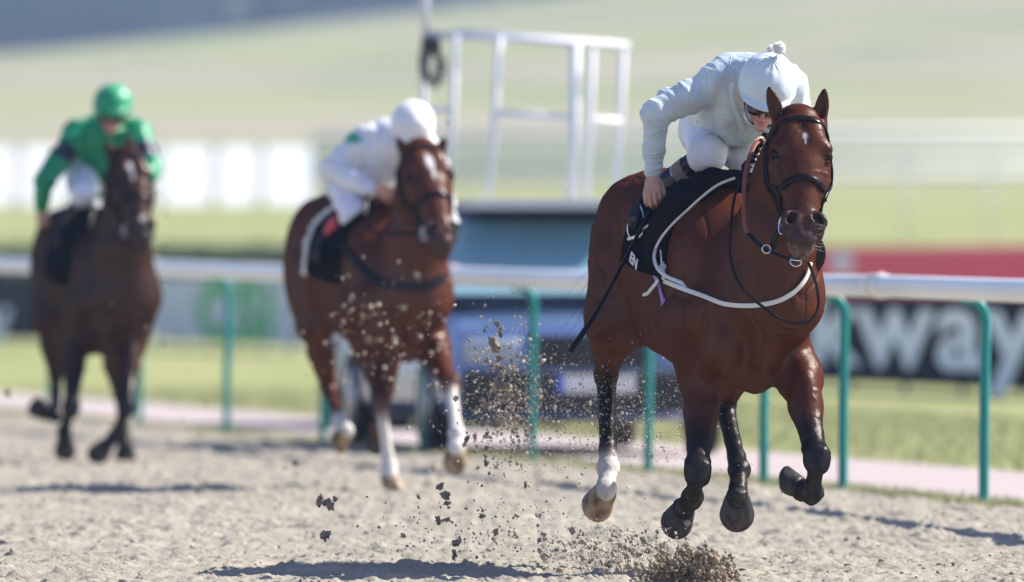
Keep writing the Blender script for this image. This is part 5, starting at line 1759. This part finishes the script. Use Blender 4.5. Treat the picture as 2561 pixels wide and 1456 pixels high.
def lettering(txt, brd, xl, ybase, size_z, m, name='lettering', bold=.0, D0=115., sx=1.0, space=1.0):
    o, pa, pb, d, n, zt = brd
    dd = d if d[0] > 0 else -d
    off = pa; s = (xl - CX) / FP
    t = (s * pa[1] - pa[0]) / (dd[0] - s * dd[1]); p = pa + dd * t
    z = CAM_H + (HZ - ybase) / FP * p[1]
    return text_obj(name, txt, size_z, tuple(p + n * .034 + np.array([0, 0, z])), rotm(dd, n), m, o, .006, 'LEFT', bold, sx, space)
bA = board('banner', 105., 2700, 1620, 748, .06, M['sign_black'], 'black banner reading kway in white letters at the right behind the rail')
# reading direction left to right in the picture goes towards the camera: foreshortening makes each letter wide in depth
lettering('kway', bA, 2030, 904, 1.16, M['letter_white'], bold=.028, sx=4.0, space=1.12)
bB = board('banner', 158., 862, 385, 697, .10, M['sign_white'], 'white banner with blurred green letters left of the chestnut horse')
lettering('CSi', bB, 500, 846, 1.2, M['letter_green'], bold=.045, sx=4.0, space=1.1)
bC = board('banner', 176., 100, -330, 694, .10, M['sign_black'], 'black banner with white letters at the far left edge')
lettering('way', bC, -190, 850, 1.2, M['letter_white'], bold=.03, sx=5.6)
bD = board('banner', 165., 2900, 1980, 612, .75, M['sign_red'], 'red banner with a pale round emblem above the black banner')
o, pa, pb, d, n, zt = bD
dd = d if d[0] > 0 else -d
s = (2112 - CX) / FP; t = (s * pa[1] - pa[0]) / (dd[0] - s * dd[1]); p = pa + dd * t
MB().tube([p + n * .031 + np.array([0, 0, 1.30]), p + n * .045 + np.array([0, 0, 1.30])], .17, 24).build('emblem', M['letter_white'], o).scale = (1, 1, 1)
for ch in o.children:
    if ch.name.startswith('emblem'):
        c0 = Vector(tuple(p)) - o.location + Vector((0, 0, 1.3))
        for v in ch.data.vertices:
            q = v.co - c0; a_ = q.dot(Vector(dd)); v.co += Vector(dd) * a_ * 4.0

# ---- pale boards and distant rails on the hillside
M['board_white'] = mat("white_board", (.85, .86, .86), rough=.6)
M['rail_far'] = mat("distant_white_rail", (.72, .74, .70), rough=.6)
def hz_(x, D): return float(hill(np.array([[x]]), np.array([[D]]))[0, 0])
D = 300.
o = empty('panel_fence', tuple(A(350, 510, D)[:2]) + (0,), 'row of bright white panels between grey posts across the far slope at left', 'fence')
edges = [-120, 26, 150, 270, 385, 510, 632, 770]
xw = [(-95, 15), (60, 172), (190, 285), (300, 385), (400, 430 + 30), (485, 528), (540, 540)]
px = [-240, -110, 32, 168, 290, 385, 405, 527, 645, 783]
gaps = [(-235, -115), (-98, 24), (56, 176), (196, 286), (306, 392), (412, 518), (416, 518)]
spans = [(-226, -108), (-90, 28), (52, 176), (196, 296), (312, 392), (428, 526), (554, 628), (654, 778)]
spans = [(-226, -106), (-94, 28), (52, 152), (172, 284), (304, 400), (404, 524), (546, 636), (660, 776)]
spans = [(-203, -93), (-78, 32), (52, 165), (186, 292), (310, 386), (408, 524), (546, 640), (662, 776)]
for a, b in spans:
    ca = A(a, 512, D); cb_ = A(b, 512, D); zt = A(a, 368, D)[2]
    c = (ca + cb_) / 2; z0 = ca[2] - .02
    tl = math.radians(38); Lp = (zt - z0) / math.sin(tl)
    ez = NV([0, math.cos(tl), math.sin(tl)]); ex = np.array([1., 0, 0]); 
    MB().box((c[0], D + Lp * math.cos(tl) / 2, (z0 + zt) / 2), (cb_[0] - ca[0], Lp, .05), np.array([ex, ez, np.cross(ex, ez)]).T, .01).build('panel', M['board_white'], o, False)
    MB().box((cb_[0] + .10, D + .05, (z0 + zt) / 2 - .3), (.09, .09, zt - z0 + .6), None, .01).build('post', M['post_grey'], o, False)
def far_rail(D, rows, x0, x1, label, r=.05):
    o = empty('rail_fence', (0, D, 0), label, 'rail', 'distant white rails')
    for y0, y1 in rows:
        MB().tube([A(x0, y0, D), A((x0 + x1) / 2, (y0 + y1) / 2, D), A(x1, y1, D)], r, 8).build('rail', M['rail_far'], o)
    for x in np.linspace(x0, x1, 11):
        f = (x - x0) / (x1 - x0); yt = rows[0][0] + (rows[0][1] - rows[0][0]) * f
        p = A(x, yt, D); g = hz_(p[0], D) - .3
        MB().tube([np.array([p[0], D, g]), p], .045, 6).build('post', M['rail_far'], o)
    return o
far_rail(262., [(392, 372), (420, 400)], 780, 2900, 'nearest of the pale double rails crossing the far slope', .09)
far_rail(300., [(452, 432)], 780, 2900, 'lowest pale single rail crossing the far slope', .13)
far_rail(330., [(352, 330)], 780, 2900, 'topmost pale single rail crossing the far slope', .16)

# ---- leafy hedge that stands in for a dark shadow line low on the left
def shrubs(name, x0, x1, D, zlo, zhi, n, m, seed, size):
    rg = np.random.default_rng(seed)
    X = rg.uniform(x0, x1, n); Z = zlo + (zhi - zlo) * rg.random(n) ** .8; Y = D + rg.normal(0, (zhi - zlo) * .35, n)
    C = np.stack([X, Y, Z], 1)
    a = rg.normal(0, 1, (n, 3)); a /= np.linalg.norm(a, axis=1)[:, None]; b = rg.normal(0, 1, (n, 3)); b -= a * (a * b).sum(1)[:, None]; b /= np.linalg.norm(b, axis=1)[:, None]
    s = rg.uniform(.5, 1.2, n)[:, None] * size
    V = np.stack([C - a * s, C + b * s * .6, C + a * s, C - b * s * .6], 1).reshape(-1, 3)
    return mesh_obj(name, V, np.arange(4 * n).reshape(-1, 4), m, None, False)
M['shadow_hedge'] = mat("shadow_hedge_leaves", (.05, .085, .025), rough=.7, var=(.6, .7, (.10, .13, .04)))  # dark leaf colour carries the shade of that line
xl = A(-200, 0, 205)[0]; xr = A(900, 0, 205)[0]
tag(shrubs('shadow_hedge', xl, xr, 205, .2, 1.62, 9000, M['shadow_hedge'], 3, .10), 'low dark green hedge standing in for a shadow line behind the rail at the left', 'shadow_hedge')

# ---- distant wood behind the crest
M['wood_far'] = mat("distant_trees", (.028, .045, .040), rough=.9, var=(.05, .8, (.06, .075, .045)))
def woodland():
    rg = np.random.default_rng(9); mb_v = []; mb_f = []; n0 = 0
    for i in range(520):
        D = rg.uniform(1180, 1330); X = rg.uniform(-130, 60); hgt = rg.uniform(16, 30)
        P, F = CL[rg.integers(12)]
        zc = 16 + (D - 1180) * .06
        mb_v.append(P * np.array([rg.uniform(5, 9), 6, hgt * .55]) + np.array([X, D, zc + hgt * .5])); mb_f.append(F + n0); n0 += len(P)
    return mesh_obj('woodland', np.vstack(mb_v), np.vstack(mb_f), M['wood_far'], None, True)
tag(woodland(), kind='stuff')

# ---- haze
def haze():
    m = bpy.data.materials.new('haze'); m.use_nodes = True; nt = m.node_tree
    for nd in list(nt.nodes):
        if nd.type != 'OUTPUT_MATERIAL': nt.nodes.remove(nd)
    v = nt.nodes.new('ShaderNodeVolumePrincipled'); v.inputs['Density'].default_value = .00028; v.inputs['Color'].default_value = (.52, .72, 1.0, 1); v.inputs['Anisotropy'].default_value = .2
    nt.links.new(v.outputs[0], nt.nodes['Material Output'].inputs['Volume'])
    o = MB().box((0, 1700, 32), (3400, 3700, 68.), None).build('haze', m, None, False)
    tag(o, kind='stuff'); return o
haze()
# ------------------------------------------------------------------ vehicles on the path
M['car_blue'] = mat("dark_blue_car_paint", (.11, .18, .38), rough=.28, metal=.3, coat=.8)
M['car_grey'] = mat("grey_car_paint", (.015, .02, .045), rough=.35, metal=.0, coat=.7)
M['glass'] = mat("car_glass", (.20, .36, .42), rough=.12, spec=.6, coat=.4)
M['plastic'] = mat("black_plastic", (.012, .012, .016), rough=.55)
M['tyre'] = mat("tyre_rubber", (.018, .018, .02), rough=.85)
M['lamp'] = mat("headlamp_glass", (.30, .36, .46), rough=.15, coat=.6)
M['plate'] = mat("number_plate", (.62, .63, .68), rough=.5)
M['plate_blue'] = mat("plate_blue_band", (.01, .10, .55), rough=.5)
M['frame_white'] = mat("white_painted_frame", (.72, .74, .80), rough=.7)

def car(loc, yaw, W, Hh, Lc, paint, label):
    """front faces -y before the yaw"""
    o = empty('parked_car', loc, label, 'car', None)
    c, s = math.cos(yaw), math.sin(yaw)
    R = np.array([[c, -s, 0], [s, c, 0], [0, 0, 1.]])
    T = lambda V: [R @ np.array(v, float) + np.array(loc) for v in V]
    # body: stations along the length, each a closed cross-section
    def shell(name, st, m, parent=o, sm=True):
        V = []; F = []; n = None
        for (yv, half, z0, z1, tum) in st:
            sec = [(-half * .90, z0), (-half, z0 + .12), (-half, (z0 + z1) / 2), (-half * tum, z1 - .04), (-half * tum * .86, z1), (0, z1 + .025), (half * tum * .86, z1), (half * tum, z1 - .04), (half, (z0 + z1) / 2), (half, z0 + .12), (half * .90, z0)]
            n = len(sec); V += [(x, yv, z) for x, z in sec]
        k = len(st)
        for i in range(k - 1):
            for j in range(n):
                j2 = (j + 1) % n; F.append((i * n + j, (i + 1) * n + j, (i + 1) * n + j2, i * n + j2))
        F.append(tuple(range(n))); F.append(tuple((k - 1) * n + j for j in range(n))[::-1])
        ob = mesh_obj(name, T(V), F, m, parent, sm)
        mo = ob.modifiers.new('b', 'BEVEL'); mo.width = .02; mo.segments = 2
        return ob
    w = W / 2; hb = Hh * .58
    body = shell('body', [(0, w * .90, .30, hb * .78, .92), (.08, w * .97, .24, hb * .90, .92), (.5, w, .22, hb * .95, .93), (1.1, w, .22, hb, .93), (Lc - .5, w, .22, hb * 1.02, .93), (Lc - .05, w * .95, .28, hb, .9), (Lc, w * .9, .34, hb * .9, .9)], paint)
    shell('cabin', [(1.05, w * .90, hb * .96, hb * 1.0, .9), (1.75, w * .86, hb * .96, Hh - .03, .86), (2.4, w * .88, hb * .96, Hh, .85), (Lc - .7, w * .88, hb * .96, Hh - .02, .85), (Lc - .2, w * .86, hb * .96, hb * 1.1, .88)], paint)
    # windscreen, side windows
    V = [(-w * .80, 1.08, hb * 1.03), (w * .80, 1.08, hb * 1.03), (w * .70, 1.70, Hh - .08), (-w * .70, 1.70, Hh - .08)]
    mesh_obj('windscreen', T([(x, y - .03, z + .02) for x, y, z in V] + [(x, y, z - .02) for x, y, z in V]), [(0, 1, 2, 3), (7, 6, 5, 4), (0, 4, 5, 1), (1, 5, 6, 2), (2, 6, 7, 3), (3, 7, 4, 0)], M['glass'], o, False)
    for sg in (-1, 1):
        V = [(sg * w * .905, 1.35, hb * 1.04), (sg * w * .905, Lc - .75, hb * 1.04), (sg * w * .80, Lc - .95, Hh - .12), (sg * w * .80, 1.85, Hh - .12)]
        mesh_obj('side_window', T(V + [(x * .97, y, z) for x, y, z in V]), [(0, 1, 2, 3), (7, 6, 5, 4), (0, 4, 5, 1), (1, 5, 6, 2), (2, 6, 7, 3), (3, 7, 4, 0)], M['glass'], o, False)
        for yv in (.85, Lc - .85):
            p = T([(sg * (w - .13), yv, .33), (sg * (w + .01), yv, .33), (sg * (w - .12), yv, .33), (sg * (w + .018), yv, .33)])
            ty = MB().tube([p[0], p[1]], .34, 28).build('wheel', M['tyre'], o)
            autosmooth(ty)
            MB().tube([p[2], p[3]], .21, 20).build('rim', M['steel_dull'], ty)
        q = MB().box(T([(sg * w * .70, .045, hb * .74)])[0], (w * .40, .10, .17), R, .03); q.build('headlight', M['lamp'], o)
        MB().box(T([(sg * (w + .10), 1.35, hb * 1.12)])[0], (.20, .12, .15), R, .03).build('wing_mirror', paint, o)
        MB().box(T([(sg * w * .66, .0, .46)])[0], (.16, .06, .09), R, .02).build('fog_lamp', M['lamp'], o)
    MB().box(T([(0, .005, hb * .74)])[0], (w * .86, .08, .20), R, .02).build('grille', M['plastic'], o)
    MB().box(T([(0, -.02, .42)])[0], (w * 1.82, .12, .26), R, .03).build('bumper', M['plastic'], o)
    pl = MB().box(T([(0, -.09, .47)])[0], (.52, .012, .115), R, .002).build('number_plate', M['plate'], o, False)
    MB().box(T([(-.235, -.098, .47)])[0], (.05, .008, .113), R).build('plate_band', M['plate_blue'], pl, False)
    for sg in (-1, 1):
        MB().box(T([(sg * w * .5, -.002, hb * .93)])[0], (.5, .3, .012), R).build('bonnet_crease', paint, o) if False else None
    return o, T, R

o1, T1, R1 = car((.52, 73.0, 0), math.radians(10.3), 1.88, 1.58, 4.6, M['car_blue'], 'dark blue estate car facing the camera with a white cage on its roof')
o2, T2, R2 = car((.12, 85.0, 0), math.radians(10.3), 1.82, 1.48, 4.5, M['car_grey'], 'grey car parked behind the blue car, glimpsed under the chestnut')
# roof platform and white cage
D = 74.6
pf = empty('camera_platform', tuple(A(1330, 530, D)), 'pale filming platform with a white tubular cage on the blue car roof', 'platform')
MB().box(A(1345, 512, D) + np.array([0, .5, 0]), (1.12, 1.5, .07), R1, .01).build('deck', M['deck'] if 'deck' in M else mat("weathered_deck", (.55, .54, .53), rough=.8), pf, False)
MB().box(A(1345, 526, D) + np.array([0, .5, -.01]), (1.06, 1.4, .03), R1, .005).build('roof_bars', M['plastic'], pf, False)
rad = 14 / FP * D
def bar(a, b, r=rad * .62, nm='cage_bar'): MB().tube([a, b], r, 10).build(nm, M['frame_white'], pf)
tops = [(1064, 85), (1142, 88), (1250, 92), (1440, 108), (1482, 110), (1560, 116)]
bots = [(1052, 480), (1122, 484), (1225, 486), (1432, 498), (1468, 500), (1540, 506)]
deps = [D, D, D, D + .02, D + .3, D + .9]
for (a, b), (c, d), dd_ in zip(tops, bots, deps): bar(A(a, b, dd_), A(c, d, dd_))
bar(A(1440, 108, D + .02), A(1432, 498, D + .02), rad * .95)
bar(A(1064, 85, D), A(1575, 116, D + .1), rad * .75); bar(A(1142, 80, D + .9), A(1560, 112, D + .9), rad * .6)
bar(A(1058, 272, D), A(1125, 276, D), rad * .6); bar(A(1240, 282, D), A(1440, 296, D + .02), rad * .65); bar(A(1475, 298, D + .3), A(1548, 302, D + .9), rad * .55)
bar(A(1064, 90, D), A(1062, -120, D), rad * .7, 'mast')
cab = MB(); rg = np.random.default_rng(8)
for i in range(9):
    cx_, cy_ = 1084 + rg.normal(0, 6), 130 + rg.normal(0, 10); ww, hh = rg.uniform(16, 28), rg.uniform(30, 62)
    cab.tube([A(cx_ + ww * math.cos(t), cy_ + 25 + hh * math.sin(t), D - .05 + .03 * math.sin(3 * t + i)) for t in np.linspace(0, 2 * math.pi, 26)], .006, 6)
cab.build('coiled_cable', M['cable'] if 'cable' in M else mat("grey_cable", (.10, .11, .13), rough=.6), pf)
MB().box(A(1078, 112, D - .06), (.13, .10, .09), None, .02).build('camera_head', M['plastic'], pf)
